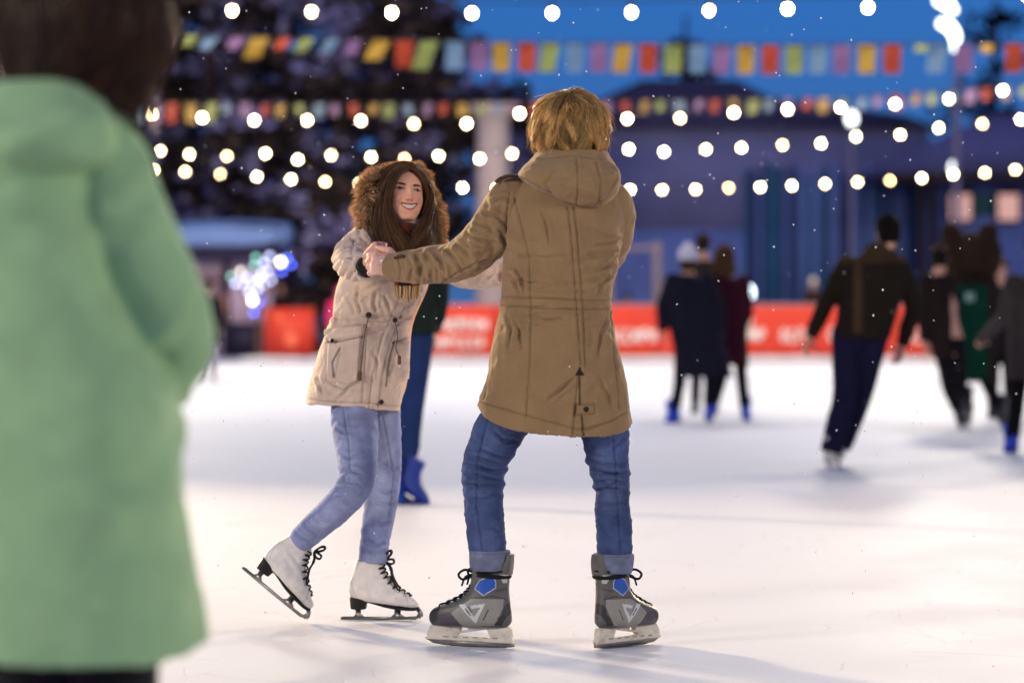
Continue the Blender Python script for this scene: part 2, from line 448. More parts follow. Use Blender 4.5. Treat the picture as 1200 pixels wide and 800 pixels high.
def person(label, Y, px, base, cols, group=None, dy=None, vox=.011, skates=(True, True), hair='hat', coat_rows=None, hf=(0, 1, 0), hs=1., yaw=0., sleeve=.055, leg=(.085, .06, .052), cat='person', trousers=True, coat_dep=.13, seed=1, curl=.35):
    """px: joint name -> pixel; dy: joint name -> depth offset; cols: coat, legs, hair, skate colours"""
    dy = dy or {}
    j = {k: P(v[0], v[1], Y + dy.get(k, 0)) for k, v in px.items()}
    j['hf'] = A(*hf); j['hs'] = hs
    if 'neck' not in j: j['neck'] = (j['shL'] + j['shR']) / 2 + A(0, 0, .04)
    root = thing('person', label, cat, base if base is not None else (j['anL'] * .5 + j['anR'] * .5) * A(1, 1, 0), group)
    bm = body_mesh(j, vox * .8, 2, simple_hand(j, 'L', curl) + simple_hand(j, 'R', curl))
    obj('body', bm, M['skin'], root, cols.get('skin', SKIN))
    if coat_rows:
        fl = Folds(rnd_folds(10, .0, .6, seed, .012, .03, .05, 1.))
        cp = [coat_torso(coat_rows, Y, yaw, coat_dep, disp=fl, nseg=48)]
        for s in 'LR':
            sf = Folds(rnd_folds(8, .05, .55, seed + ord(s), .009, .022, .03))
            cp.append(tube([j['sh'+s], (j['sh'+s] + j['el'+s]) / 2, j['el'+s], (j['el'+s] + j['wr'+s]) / 2, j['wr'+s]], [sleeve * 1.25, sleeve * 1.12, sleeve * 1.02, sleeve * .92, sleeve * .75], disp=sf, nseg=28, r1=False))
        m = fuse(cp, vox, 3)
        cc = np.tile(cols['coat'], (len(m[0]), 1))
        if 'paint' in cols: cc = cols['paint'](m[0], normals(*m), cc)
        obj('coat', m, M['bg'], root, cc)
    if trousers:
        tp = []
        for s in 'LR':
            tf = Folds(rnd_folds(9, .25, .85, seed + 5 + ord(s), .008, .02, .03))
            h, k, a = j['hip'+s], j['kn'+s], j['an'+s]
            tp.append(tube([h, h * .5 + k * .5, k, k * .5 + a * .5, a + (k - a) * .06], [leg[0], (leg[0] + leg[1]) / 2, leg[1], leg[1] * .97, leg[2]], disp=tf, nseg=28, r1=False))
        hp = (j['hipL'] + j['hipR']) / 2; sx = nrm(j['hipR'] - j['hipL'])
        tp.append(ball(hp + A(0, 0, .03), sx * (leg[0] + .07), np.cross(sx, A(0, 0, 1)) * (leg[0] + .035), A(0, 0, .12)))
        obj('trousers', fuse(tp, vox, 2), M['bg'], root, cols['legs'])
    f, a, u = frame(j['hf'])
    hc = j['head']
    if hair == 'short':
        ps = [ball(hc + (.035 * u - .012 * f) * hs, a * .082 * hs, f * .098 * hs, u * .088 * hs), ball(hc + (-.02 * u - .045 * f) * hs, a * .076 * hs, f * .055 * hs, u * .075 * hs)]
        m = fuse(ps, .009, 1); m = (m[0] + normals(*m) * (fbm(m[0], 45, seed) * .006)[:, None], m[1])
        obj('hair', m, M['bg'], root, cols['hair'])
    elif hair == 'hat':
        ps = [ball(hc + (.045 * u - .012 * f) * hs, a * .092 * hs, f * .108 * hs, u * .095 * hs), ball(hc + (.005 * u - .02 * f) * hs, a * .094 * hs, f * .108 * hs, u * .03 * hs), ball(hc + (.148 * u - .015 * f) * hs, a * .03 * hs, f * .03 * hs, u * .03 * hs)]
        m = fuse(ps, .009, 1); m = (m[0] + normals(*m) * (fbm(m[0], 60, seed) * .004)[:, None], m[1])
        obj('knitted_hat', m, M['bg'], root, cols['hat'])
        obj('hair', fuse([ball(hc + (-.05 * u - .05 * f) * hs, a * .078 * hs, f * .05 * hs, u * .085 * hs)], .009, 1), M['bg'], root, cols['hair'])
    elif hair == 'hood':
        ps = [ball(hc + (.02 * u - .035 * f) * hs, a * .115 * hs, f * .115 * hs, u * .15 * hs), ball(hc + (-.1 * u - .05 * f) * hs, a * .13 * hs, f * .09 * hs, u * .07 * hs)]
        m = fuse(ps, .010, 2); m = (m[0] + normals(*m) * (fbm(m[0], 50, seed) * .008)[:, None], m[1])
        obj('hood', m, M['bg'], root, cols['hat'])
    for k, s in enumerate('LR'):
        if skates[k]: small_skate(j, s, root, cols['skate'])
    return root, j
# ================================================================ the man in the tan parka (seen from behind)
def rows_leg(rows, Y, dep=1.0, yo=None, disp=None):
    r = []
    for i, (py, xl, xr) in enumerate(rows):
        y = Y + (yo[i] if yo else 0)
        hw = (xr - xl) / 2 / FPX * y
        r.append((P((xl + xr) / 2, py, y), A(hw, 0, 0), A(0, hw * dep, 0)))
    return loft(r, 5, 40, 2.1, disp)

def hockey_skate(o, d, sx, parent):
    d = nrm(A(*d)); la = np.cross(d, A(0, 0, 1)); up = A(0, 0, 1)
    g = lambda x, y, z: o + d * x * sx + la * y + up * z
    R = [((.012, .066), (.248, .066), .034), ((.0, .080), (.256, .082), .044), ((-.001, .100), (.254, .103), .047), ((.001, .118), (.236, .122), .046), ((.004, .14), (.192, .138), .045),
         ((.007, .165), (.150, .160), .043), ((.008, .19), (.128, .186), .042), ((.006, .22), (.114, .213), .044), ((.003, .25), (.108, .238), .048), ((.0, .275), (.100, .252), .049)]
    rings = [(g((b[0]+f[0])/2, 0, (b[1]+f[1])/2), g(f[0], 0, f[1])/2 - g(b[0], 0, b[1])/2, la * w) for b, f, w in R]
    tg = loft([(g(.014, 0, .23), d * .014 * sx, la * .035), (g(.006, 0, .265), d * .010 * sx, la * .034), (g(.002, 0, .298), d * .008 * sx, la * .026)], 4, 20, 2.6)
    tongue = loft([(g(.10, 0, .19), d * .03, la * .03), (g(.098, 0, .235), d * .022, la * .034), (g(.108, 0, .272), d * .008, la * .03)], 4, 20, 2.4)
    v, q = fuse([loft(rings, 5, 44, 2.35), tg, tongue], .0021, 5)
    r = v - o; lx = r @ d / sx; lz = r[:, 2]; ly = r @ la
    p2 = np.stack([lx, lz], 1)
    cv = lambda pts: np.array([((599 - (490 + x / 3.637)) / 94 * .257, (758.5 - (560 + y / 3.637)) / 368) for x, y in pts])
    n = normals(v, q)
    side = np.abs(n @ la) > .25
    c = np.tile(lin('#5a5753'), (len(v), 1)) * (1 + .12 * fbm(v, 60, 5))[:, None]
    def poly(pts, colr, both=True):
        m = inside(p2, cv(pts)) & (side if both else True); c[m] = lin(colr)
    poly([(165, 575), (205, 545), (250, 512), (375, 512), (375, 545), (345, 625), (205, 637)], '#8e8a80')
    poly([(60, 640), (62, 600), (120, 572), (165, 575), (215, 640)], '#4a444a', False)
    poly([(40, 640), (40, 545), (116, 545), (104, 604), (66, 640)], '#2b2928', False)
    poly([(378, 540), (402, 520), (402, 565), (368, 624), (338, 624), (372, 575)], '#34312f', False)
    poly([(362, 408), (398, 408), (398, 445), (374, 445)], '#b9b6b0')
    poly([(196, 540), (222, 536), (262, 590), (288, 548), (250, 556), (246, 541), (306, 532), (268, 618)], '#c9c8c6')
    for a_, b_, w in (((226, 556), (246, 582), .0022), ((236, 548), (252, 570), .0016), ((300, 600), (318, 560), .002), ((352, 478), (380, 470), .0025), ((360, 590), (352, 610), .002)):
        dd, _ = seg_dist(p2, cv([a_, b_])); c[(dd < w) & side] = lin('#3f3d3c')
    bl = [(262, 470), (284, 436), (312, 424), (340, 419), (348, 440), (346, 464), (300, 496)]
    dd, _ = seg_dist(p2, cv(bl + bl[:1])); c[(dd < .0024) & side] = lin('#b8bcc8')
    poly(bl, '#1d4fae')
    dd, _ = seg_dist(p2, cv([(250, 512), (340, 500), (380, 512)])); c[(dd < .0018) & side] = lin('#38342f')
    b = obj('ice_skate', (v, q), M['boot'], parent, c)
    # plastic holder with its two windows, steel blade
    H = [[(.0, .066), (.252, .066), (.252, .060), (.0, .060)],
         [(.0, .066), (.09, .066), (.072, .054), (.062, .030), (-.008, .020), (-.004, .04)],
         [(.248, .066), (.145, .066), (.162, .05), (.170, .030), (.262, .026), (.262, .045)],
         [(-.01, .014), (.268, .020), (.262, .034), (.18, .036), (.04, .032), (-.008, .03)],
         [(.062, .058), (.09, .064), (.168, .047), (.166, .041)]]
    hp = [prism([(x * sx, z) for x, z in h], o, d, up, la, .0125) for h in H]
    hv, hq = fuse(hp, .0024, 3)
    hc = np.tile(lin('#d9cdb8'), (len(hv), 1)); rz = (hv - o)[:, 2]; hx = (hv - o) @ d
    hc *= (1 - .25 * np.clip(fbm(hv, 50, 9), 0, 1))[:, None]
    for k in range(6):
        m = (np.abs(hx - (.05 + k * .033)) < .009) & (np.abs(rz - .030) < .0016); hc[m] *= .45
    obj('blade_holder', (hv, hq), M['boot'], b, hc)
    st = prism([(x * sx, z) for x, z in ((-.012, .022), (-.010, .004), (.02, .0), (.12, -.001), (.20, .001), (.245, .008), (.272, .024), (.262, .028), (.10, .022))], o, d, up, la, .0035)
    obj('blade', st, M['steel'], b, sm=False)
    # laces
    tb = []
    zz = np.linspace(.122, .205, 9); xf = np.interp(zz, [.118, .138, .160, .186, .213], [.236, .192, .150, .128, .114])
    for k in range(8):
        for s in (-1, 1):
            tb.append(tube([g(xf[k] - .030, s * .030, zz[k] - .004), g(xf[k] - .008, s * .020, zz[k] + .004), g((xf[k] + xf[k+1]) / 2 + .003, 0, (zz[k] + zz[k+1]) / 2 + .006), g(xf[k+1] - .010, -s * .020, zz[k+1] + .004), g(xf[k+1] - .026, -s * .030, zz[k+1])], [.0026] * 5, nseg=8, sub=3))
    t = np.linspace(0, 2 * math.pi, 25)
    for z0, rr, tl in ((.232, .054, .004), (.241, .053, -.003), (.226, .053, .002)):
        tb.append(tube([g(.056 + rr * 1.03 * math.cos(x) / sx, rr * .93 * math.sin(x), z0 + tl * math.cos(x) * 1.5) for x in t], [.0042] * 25, ref=(0, 0, 1), nseg=8, sub=2))
    for s in (-1, 1):
        tb.append(tube([g(.112, s * .01, .236), g(.135, s * .03, .246), g(.15, s * .045, .232), g(.138, s * .04, .216), g(.114, s * .012, .23)], [.004] * 5, nseg=8))
        tb.append(tube([g(.114, s * .008, .232), g(.136, s * .022, .222), g(.146, s * .026, .196)], [.0036, .0036, .003], nseg=8))
    obj('laces', join(tb), M['lace'], b)
    return b

def garment_paint(v, q, seams, Yr, facing, base, jitter=None):
    """raise seams, quilt the cloth beside them, darken the stitch lines; seams: (pixel polyline, kind)"""
    n = normals(v, q); c = np.tile(base, (len(v), 1)); d = np.zeros(len(v))
    ok = (n @ facing) > .05
    p2 = v[:, [0, 2]]
    for pts, kind in seams:
        pl = pxz(pts, Yr)
        m = ok & (p2[:, 0] > pl[:, 0].min() - .03) & (p2[:, 0] < pl[:, 0].max() + .03) & (p2[:, 1] > pl[:, 1].min() - .03) & (p2[:, 1] < pl[:, 1].max() + .03)
        ix = np.nonzero(m)[0]
        if not len(ix): continue
        dd, arc = seg_dist(p2[ix], pl)
        if kind == 'seam':
            d[ix] += -.0030 * np.exp(-(dd / .0028) ** 2) + .0022 * np.exp(-((dd - .009) / .006) ** 2) * (.6 + .8 * vnoise(np.stack([arc * 55, arc * 0 + len(pts), dd * 20], 1), 1, 3))
            c[ix] *= (1 - .30 * np.exp(-(dd / .0022) ** 2))[:, None]
        elif kind == 'hem':
            d[ix] += -.0035 * np.exp(-(dd / .003) ** 2) + .0025 * np.exp(-((dd - .012) / .008) ** 2) * (.5 + vnoise(np.stack([arc * 45, arc * 0, dd * 20], 1), 1, 8))
            c[ix] *= (1 - .34 * np.exp(-(dd / .0024) ** 2))[:, None]
        elif kind == 'slit':
            d[ix] -= .006 * np.exp(-(dd / .003) ** 2); c[ix] *= (1 - .7 * np.exp(-(dd / .003) ** 2))[:, None]
        elif kind == 'puff':
            d[ix] -= .005 * np.exp(-(dd / .006) ** 2)
        elif kind == 'crease':
            g_ = np.sin(np.clip(arc / (arc.max() + 1e-6), 0, 1) * math.pi) ** .5
            d[ix] += g_ * (-.0065 * np.exp(-(dd / .0045) ** 2) + .0050 * np.exp(-((dd - .0125) / .0065) ** 2))
        elif kind == 'fold':
            d[ix] += .005 * np.exp(-(dd / .007) ** 2) - .004 * np.exp(-((dd - .014) / .007) ** 2)
    return v + n * d[:, None], c

def build_man():
    root = thing('person', 'young fair-haired man seen from behind in tan hooded parka, rolled blue jeans and grey skates', 'person', A(P(648, 757, 9.5)[0], 9.5, 0))
    Y = 9.5
    J = dict(shL=P(614, 226, Y), shR=P(714, 230, Y), elL=P(539, 305, 9.62), wrL=P(470, 312, 9.785), elR=P(712, 300, 9.78), wrR=P(628, 322, 9.96),
             lk=.72, hipL=P(612, 452, Y), hipR=P(694, 454, Y), knL=P(567, 568, 9.52), anL=P(573, 668, 9.50), toeL=P(530, 728, 9.56), knR=P(716, 577, 9.52), anR=P(721, 668, 9.47), toeR=P(752, 728, 9.56),
             neck=P(667, 196, 9.5), head=P(667, 152, 9.49), hf=A(-.28, .95, -.03), hs=1.04)
    oL, dL = A(P(599, 0, 9.45)[0], 9.45, .001), nrm(A(-.906, .30, 0)); oR, dR = A(P(699.5, 0, 9.42)[0], 9.42, .001), nrm(A(.77, .64, 0))
    for s_, o_, d_ in (('L', oL, dL), ('R', oR, dR)): J['an'+s_] = o_ + d_ * .058 + A(0, 0, .22); J['foot'+s_] = o_ + d_ * .055 + A(0, 0, .105); J['toe'+s_] = o_ + d_ * .19 + A(0, 0, .090)
    lh = hand_parts(J['wrL'], A(-.96, .10, .12), A(.05, 1, -.25), -1, thumb=(.55, .35), fingers=[.55, .6, .65, .7])
    rh = hand_parts(J['wrR'], A(-.95, .25, 0), A(.1, .6, -.8), 1, .6)
    v, q = body_mesh(J, .0036, 3, lh + rh)
    sk = lin('#e4b7a2'); col = np.tile(sk, (len(v), 1)) * (1 + .10 * fbm(v, 35, 2))[:, None]
    kn = np.clip(fbm(v, 55, 8) * 1.6, 0, .6)[:, None]; col = col * (1 - kn) + lin('#cf8f7c') * kn
    obj('body', (v, q), M['skin'], root, col)
    # ---- jeans
    cam = 4.71
    fl = [((y - 450) / 368., th, aw, sl, w, am) for y, th, aw, sl, w, am in (
        (520, cam+.5, .8, .01, .012, .005), (536, cam+.2, 1.1, .018, .010, .007), (548, .1, 1.3, -.012, .008, .011), (556, cam, 1.3, .012, .008, .009), (564, .2, 1.2, .014, .008, .012), (573, cam-.4, 1.3, -.01, .008, .008),
        (581, .1, 1.2, .01, .008, .010), (590, cam+.5, 1.0, .018, .009, .006), (603, cam-.6, .9, -.03, .012, .005), (618, cam+.4, .9, .05, .012, .005), (632, cam, 1.2, .03, .010, .006), (640, 3.3, 1.1, -.02, .008, .006))]
    fr = [((y - 450) / 368., th, aw, sl, w, am) for y, th, aw, sl, w, am in (
        (515, cam-.5, .8, -.03, .014, .006), (532, cam, 1.1, -.02, .010, .006), (545, 3.1, 1.3, .012, .008, .010), (552, cam, 1.4, .012, .008, .010), (560, .1, 1.3, -.01, .008, .009), (567, cam-.3, 1.4, .01, .008, .011),
        (576, 3.1, 1.3, -.012, .008, .013), (588, cam, 1.0, .02, .009, .006), (604, cam+.6, .9, .05, .014, .005), (625, cam-.5, .9, .06, .012, .006), (640, cam, 1.2, -.02, .009, .007))]
    fl = [(a, b, c_ * .75, d_, e_ * 1.15, g_ * .75) for a, b, c_, d_, e_, g_ in fl]; fr = [(a, b, c_ * .75, d_, e_ * 1.15, g_ * .62) for a, b, c_, d_, e_, g_ in fr]
    legL = rows_leg([(450, 584, 650), (490, 559, 630), (517, 549, 612), (540, 542, 598), (562, 541, 591), (592, 544, 590), (620, 546, 592), (650, 550, 594)], 9.51, 1.05, [0, 0, 0, 0, 0, -.012, -.025, -.036], disp=Folds(fl))
    legR = rows_leg([(450, 655, 718), (490, 673, 733), (515, 682, 737), (540, 688, 737), (556, 692, 738), (574, 697, 738), (592, 697, 738), (617, 698, 741), (652, 700, 741)], 9.50, 1.05, [0, 0, 0, 0, 0, 0, -.010, -.022, -.036], disp=Folds(fr))
    hp = ball(P(652, 446, 9.5), A(.17, 0, 0), A(0, .11, 0), A(0, 0, .09))
    v, q = fuse([legL, legR, hp], .0036, 2)
    v = v + normals(v, q) * (fbm(v * A(1, 1, 2.2), 26, 4) * .0026)[:, None]
    c = np.tile(lin('#3e4b70'), (len(v), 1))
    fade = np.clip(fbm(v, 9, 12) + .1, -.5, 1)
    c = c * (1 + .30 * fade + .12 * fbm(v * A(1, 1, .3), 50, 5))[:, None]; ny = np.clip(-normals(v, q)[:, 1] - .6, 0, .4) / .4 * np.clip(.5 + fbm(v, 6, 3), 0, 1); c = c * (1 - .25 * ny[:, None]) + lin('#7f8eb4') * .25 * ny[:, None]
    c[v[:, 2] < .30] *= .92
    cre = [(p, 'crease') for p in ([(543, 544), (560, 547), (580, 553), (594, 551)], [(544, 556), (566, 560), (590, 566)], [(545, 569), (566, 571), (590, 567)], [(547, 586), (570, 585), (590, 577)], [(556, 524), (580, 535), (600, 539)], [(550, 535), (566, 538), (585, 545)], 
           [(687, 537), (705, 545), (725, 545), (738, 540)], [(691, 552), (715, 556), (738, 556)], [(697, 566), (715, 563), (738, 568)], [(696, 577), (712, 572), (736, 578)], [(716, 528), (730, 514), (736, 500)], [(700, 590), (716, 592), (736, 588)], [(575, 500), (590, 515), (612, 518)])] + [(p, 'seam') for p in ([(572, 490), (560, 540), (558, 590), (565, 642)], [(716, 500), (721, 545), (724, 600), (727, 646)])]
    v, k_ = garment_paint(v, q, cre, 9.44, A(0, -1, 0), A(1, 1, 1)); c = c * k_
    jeans = obj('jeans', (v, q), M['denim'], root, c)
    for rows, Yc, sd in (([(644, 549, 596), (650, 549, 597), (662, 550, 597), (668, 552, 596)], 9.472, 1), ([(648, 695, 743), (655, 694, 743), (665, 695, 742), (671, 697, 741)], 9.462, 2)):
        wv = lambda S, TH, L, sd=sd: .003 * np.sin(TH * 3 + sd * 2) + .0022 * np.sin(TH * 7 + S * 60 + sd)
        v, q = fuse([rows_leg(rows, Yc, 1.08, disp=wv)], .003, 2)
        c = np.tile(lin('#6d7288'), (len(v), 1)) * (1 + .2 * fbm(v, 40, 3))[:, None]
        ze = v[:, 2].max() - v[:, 2]; c[(ze > .006) & (ze < .009)] *= .7
        obj('trouser_cuff', (v, q), M['denim'], jeans, c)
    # ---- parka
    rows = [(484.5, 560, 742, .150), (470, 564, 739, .150), (440, 571, 733, .145), (400, 578, 722, .138), (372, 583, 718, .132), (352, 586, 717, .13), (330, 588, 720, .135), (300, 590, 726, .143),
            (265, 592, 731, .15), (240, 597, 730, .145), (222, 604, 727, .125), (207, 616, 718, .10), (197, 630, 706, .085), (188, 634, 702, .075)]
    tl = [(-.0177, .070), (-.012, .052), (-.004, .02)] + [None] * 11
    wrk = Folds([((487 - y) / 368. * 1.0, th, aw, sl, w * .9, am * 1.6) for y, th, aw, sl, w, am in (
        (367, 4.3, .5, .03, .008, .006), (340, 5.0, .7, .03, .010, .006), (345, 4.2, .6, -.03, .010, .006), (330, 5.6, .5, .05, .010, .007), (318, 5.7, .5, .04, .010, .006), (302, 5.5, .6, .06, .012, .007), (285, 5.6, .5, .05, .012, .006),
        (310, 4.0, .5, -.06, .012, .006), (290, 3.9, .5, -.07, .012, .007), (325, 3.8, .5, -.06, .010, .007), (378, 5.2, .5, -.04, .009, .006), (384, 4.0, .5, .05, .010, .006), (395, 5.5, .4, -.08, .014, .006), (405, 3.9, .4, .09, .014, .006),
        (430, 4.9, .4, .12, .016, .005), (445, 5.4, .4, .10, .016, .005), (455, 4.2, .5, -.10, .016, .005), (420, 3.7, .4, .10, .014, .005))])
    tor = coat_torso(rows, Y, rad(10), .13, tilt=tl, disp=wrk, nseg=110)
    pi = math.pi
    slv = [(.06, pi, .9, .03, .018, .008), (.10, pi+.5, .8, -.05, .014, .009), (.145, pi-.2, .9, -.06, .014, .010), (.19, pi+.6, .8, -.05, .013, .010), (.225, pi, 1.0, -.045, .012, .011), (.26, pi-.5, .9, .05, .012, .010), (.285, pi+.6, .8, -.03, .011, .011),
           (.315, pi, 1.0, .035, .011, .011), (.345, pi+.5, .9, -.03, .011, .010), (.375, pi-.2, 1.1, .03, .010, .011), (.405, pi+.3, 1.0, -.02, .010, .010), (.435, pi-.3, 1.1, .025, .010, .011), (.465, pi+.3, 1.1, -.02, .010, .010), (.495, pi, 1.2, .02, .009, .009), (.52, pi, 1.2, -.015, .008, .007)]
    slv = [(a, b, c_ * .85, d_, e_ * .95, g_ * 1.05) for a, b, c_, d_, e_, g_ in slv]
    armL = tube([P(618, 228, 9.5), P(600, 238, 9.5), P(572, 277, 9.53), P(538, 305, 9.62), P(492, 312, 9.73), P(456, 313, 9.80)], [.070, .080, .075, .066, .057, .046], disp=Folds(slv), nseg=56, r1=False, sub=8)
    armR = tube([P(700, 230, 9.5), P(715, 240, 9.52), P(718, 268, 9.62), P(706, 300, 9.78), P(672, 314, 9.88), P(636, 322, 9.95)], [.068, .072, .070, .066, .055, .046], disp=Folds(rnd_folds(14, .08, .5, 3, .009, .013)), nseg=40, r1=False, sub=8)
    v, q = fuse([tor, armL, armR], .0036, 3)
    tri = lambda *p: list(p)
    seams = [([(666, 243), (671, 300), (676, 360), (681, 430)], 'seam'), ([(673, 243), (678, 300), (683, 360), (686, 430)], 'seam'),
             ([(588, 347), (630, 350), (680, 352), (719, 352)], 'seam'), ([(587, 357), (630, 361), (680, 363), (720, 361)], 'seam'),
             ([(604, 232), (611, 262), (620, 300), (622, 360), (621, 420), (616, 492)], 'seam'), ([(718, 366), (721, 420), (727, 480)], 'seam'),
             ([(598, 226), (594, 250), (594, 275), (589, 303)], 'seam'), ([(577, 372), (572, 420), (567, 468)], 'seam'),
             ([(562, 471), (600, 482), (640, 493), (676, 503), (690, 503), (715, 494), (741, 482)], 'hem'),
             ([(677, 440), (674, 480), (671, 508)], 'seam'), ([(679, 440), (680, 473)], 'slit'), ([(682, 487), (684, 511)], 'slit'), ([(674, 474), (697, 474), (697, 485), (674, 486), (674, 474)], 'seam'),
             ([(610, 300), (640, 302), (664, 300)], 'puff'), ([(690, 300), (708, 304), (726, 302)], 'puff'), ([(690, 268), (712, 276), (736, 272)], 'puff'), ([(605, 330), (640, 334)], 'puff'),
             ([(575, 300), (560, 306), (535, 318), (515, 331)], 'seam'), ([(461, 297), (464, 312), (463, 330)], 'seam')] + [(p, 'crease') for p in (
             [(474, 297), (479, 312), (475, 330)], [(484, 294), (491, 310), (488, 332)], [(495, 292), (503, 306), (503, 330)], [(506, 291), (516, 304), (520, 328)], [(520, 288), (530, 298), (540, 314)], [(531, 281), (546, 294), (560, 300)],
             [(544, 270), (560, 280), (578, 284)], [(554, 258), (574, 266), (592, 280)], [(563, 246), (580, 252), (594, 262)], [(566, 312), (580, 302), (594, 288)], [(548, 322), (566, 308), (580, 296)], [(574, 238), (586, 232), (598, 230)], [(578, 262), (588, 272), (595, 292)],
             [(604, 312), (612, 330), (614, 344)], [(594, 318), (604, 330), (610, 345)], [(600, 372), (608, 386), (612, 410)], [(592, 366), (600, 385), (596, 410)], [(716, 322), (704, 334), (700, 346)], [(726, 300), (710, 312), (694, 318)], [(730, 278), (712, 286), (694, 288)], [(712, 372), (704, 390), (700, 420)],
             [(640, 470), (662, 452), (676, 440)], [(700, 440), (712, 462), (716, 480)], [(628, 372), (640, 376), (660, 374)], [(632, 246), (640, 262), (644, 290)])]
    v, c = garment_paint(v, q, seams, 9.36, A(0, -1, 0), lin('#907350'))
    n = normals(v, q)
    v = v + n * (fbm(v * A(1, 1, .55), 13, 6) * .0042 + vnoise(v * A(1, 1, .5), 55, 2) * .0012)[:, None]
    back = n[:, 1] < -.2
    m = inside(v[:, [0, 2]], pxz([(679, 429), (674, 440), (685, 440)], 9.36)) & back; c[m] = lin('#2a2220')
    dd = np.linalg.norm(v[:, [0, 2]] - pxz([(687, 479.5)], 9.36)[0], axis=1); c[(dd < .0085) & back] = lin('#33261f')
    coat = obj('parka', (v, q), M['cloth'], root, c)
    bt = P(687, 479.5, 9.34)
    obj('button', ball(bt + A(0, -.002, 0), A(.0085, 0, 0), A(0, .003, 0), A(0, 0, .0085), 10), M['black'], coat)
    # hood lying on the back, with the collar round the neck
    hr = [(P(688, 244, 9.40), A(.020, .004, 0), A(-.004, .045, 0)), (P(684, 237, 9.40), A(.075, .010, 0), A(-.01, .085, 0)), (P(678, 224, 9.40), A(.122, .02, 0), A(-.02, .115, 0)), (P(668, 208, 9.41), A(.158, .02, 0), A(-.02, .125, 0)),
          (P(668, 195, 9.43), A(.146, .02, 0), A(-.02, .118, 0)), (P(669, 185, 9.455), A(.122, .018, 0), A(-.02, .108, 0)), (P(670, 177, 9.47), A(.108, .015, 0), A(-.02, .098, 0)), (P(670, 179, 9.47), A(.092, .012, 0), A(-.015, .085, 0)), (P(670, 190, 9.47), A(.085, .01, 0), A(-.015, .08, 0))]
    hv, hq = fuse([loft(hr, 6, 72, 2.15, Folds([(.09, 4.4, .8, .03, .012, .006), (.05, 5.0, .6, -.05, .012, .006), (.12, 5.4, .6, .04, .012, .005), (.15, 4.1, .6, .04, .010, .005), (.165, 5.0, .9, .01, .008, .004)]))], .0036, 3)
    hs = [([(676, 186), (677, 210), (676, 240)], 'seam'), ([(699, 190), (704, 212), (702, 236)], 'seam'), ([(632, 186), (668, 181), (708, 186)], 'seam'), ([(650, 200), (640, 215), (646, 226)], 'puff'), ([(606, 206), (630, 216), (655, 233), (676, 241), (694, 241), (712, 230), (724, 208)], 'seam')]
    hv, hc = garment_paint(hv, hq, hs, 9.29, A(0, -1, 0), lin('#907350'))
    hv = hv + normals(hv, hq) * (fbm(hv, 24, 9) * .003)[:, None]
    obj('hood', (hv, hq), M['cloth'], coat, hc)
    # shoulder strap with its snap
    sp = tube([P(606, 207, 9.44), P(596, 206.5, 9.43), P(588, 209, 9.44), P(582, 213, 9.46)], [(.006, .016), (.006, .017), (.006, .015), (.005, .009)], ref=(0, 0, 1))
    obj('shoulder_strap', fuse([sp], .003, 1), M['cloth'], coat, lin('#4a3626'))
    obj('snap', ball(P(591, 206, 9.425), A(.008, 0, 0), A(0, .006, 0), A(0, 0, .004), 8), M['steel'], coat)
    obj('cuff_tab', fuse([tube([P(473, 300, 9.705), P(467, 301, 9.72), P(462, 302.5, 9.73)], [(.003, .006), (.003, .007), (.003, .005)], ref=(0, 1, 0))], .0025, 1), M['cloth'], coat, lin('#4a3626'))
    # ---- hair: a fair layered bob
    hc0, f, a, u = P(668, 149, 9.48), *frame(A(-.28, .95, -.03))
    RX, RY, RZ = .113, .116, .112
    base = ball(hc0, a * (RX - .012), f * (RY - .012), u * (RZ - .010))
    bm = fuse([base, ball(hc0 - u * .05 - f * .045, a * .085, f * .05, u * .06)], .005, 2)
    r = np.random.default_rng(5); K = 12; NC = 300
    cax = nrm(u * .86 - f * .42 + a * .12); e1 = nrm(np.cross(cax, f)); e2 = np.cross(cax, e1)
    # locks: each lock has its own start, length, sweep and wave; strands stay close to their lock
    cph = np.concatenate([r.uniform(.05, .75, NC // 3), r.uniform(.5, 1.75, NC - NC // 3)]); caz = r.uniform(0, 2 * math.pi, NC)
    cL = r.uniform(.060, .150, NC); cS = r.normal(0, .12, NC) + .22 * np.sin(caz * 2 + 1); cw = r.uniform(.05, .16, NC); cp = r.uniform(0, 6.28, NC); cl = r.uniform(-.006, .017, NC)
    ci = np.repeat(np.arange(NC), 52); N = len(ci); t = np.linspace(0, 1, K)
    conv = (1 - .72 * t ** 1.3)[None, :]
    da = r.normal(0, .085, N)[:, None] * conv / np.maximum(np.sin(np.minimum(cph[ci] + .45, 1.5)), .35)[:, None]
    ph = cph[ci][:, None] + r.normal(0, .05, N)[:, None] * conv + ((cL[ci] * r.uniform(.8, 1.1, N)) / .115)[:, None] * t
    aa = caz[ci][:, None] + da + cS[ci][:, None] * t ** 1.4 + cw[ci][:, None] * np.sin(t * 5.5 + cp[ci][:, None]) * t
    dr = np.cos(ph)[..., None] * cax + np.sin(ph)[..., None] * (np.cos(aa)[..., None] * e1 + np.sin(aa)[..., None] * e2)
    rr = 1 + (cl[ci][:, None] * (.3 + t) + r.normal(0, .0016, N)[:, None] + .0035 * np.sin(t * 5 + cp[ci][:, None])) / .115
    x, y, z = dr @ a, dr @ f, dr @ u
    pts = hc0 + (a * (x * RX * rr)[..., None] + f * (y * RY * rr)[..., None] + u * (z * RZ * rr)[..., None])
    low = np.clip(-(z + .25), 0, 1)[..., None]; rad2 = nrm(a * x[..., None] + f * y[..., None])
    side = np.abs(x)[..., None]
    pts = pts + rad2 * low * (.012 + .034 * side)
    keep = (y[:, -1] < .80) | (z[:, -1] > -.1); keep &= pts[:, -1, 2] > P(0, 184, 9.4)[2]
    pts = pts[keep]; ck = ci[keep]
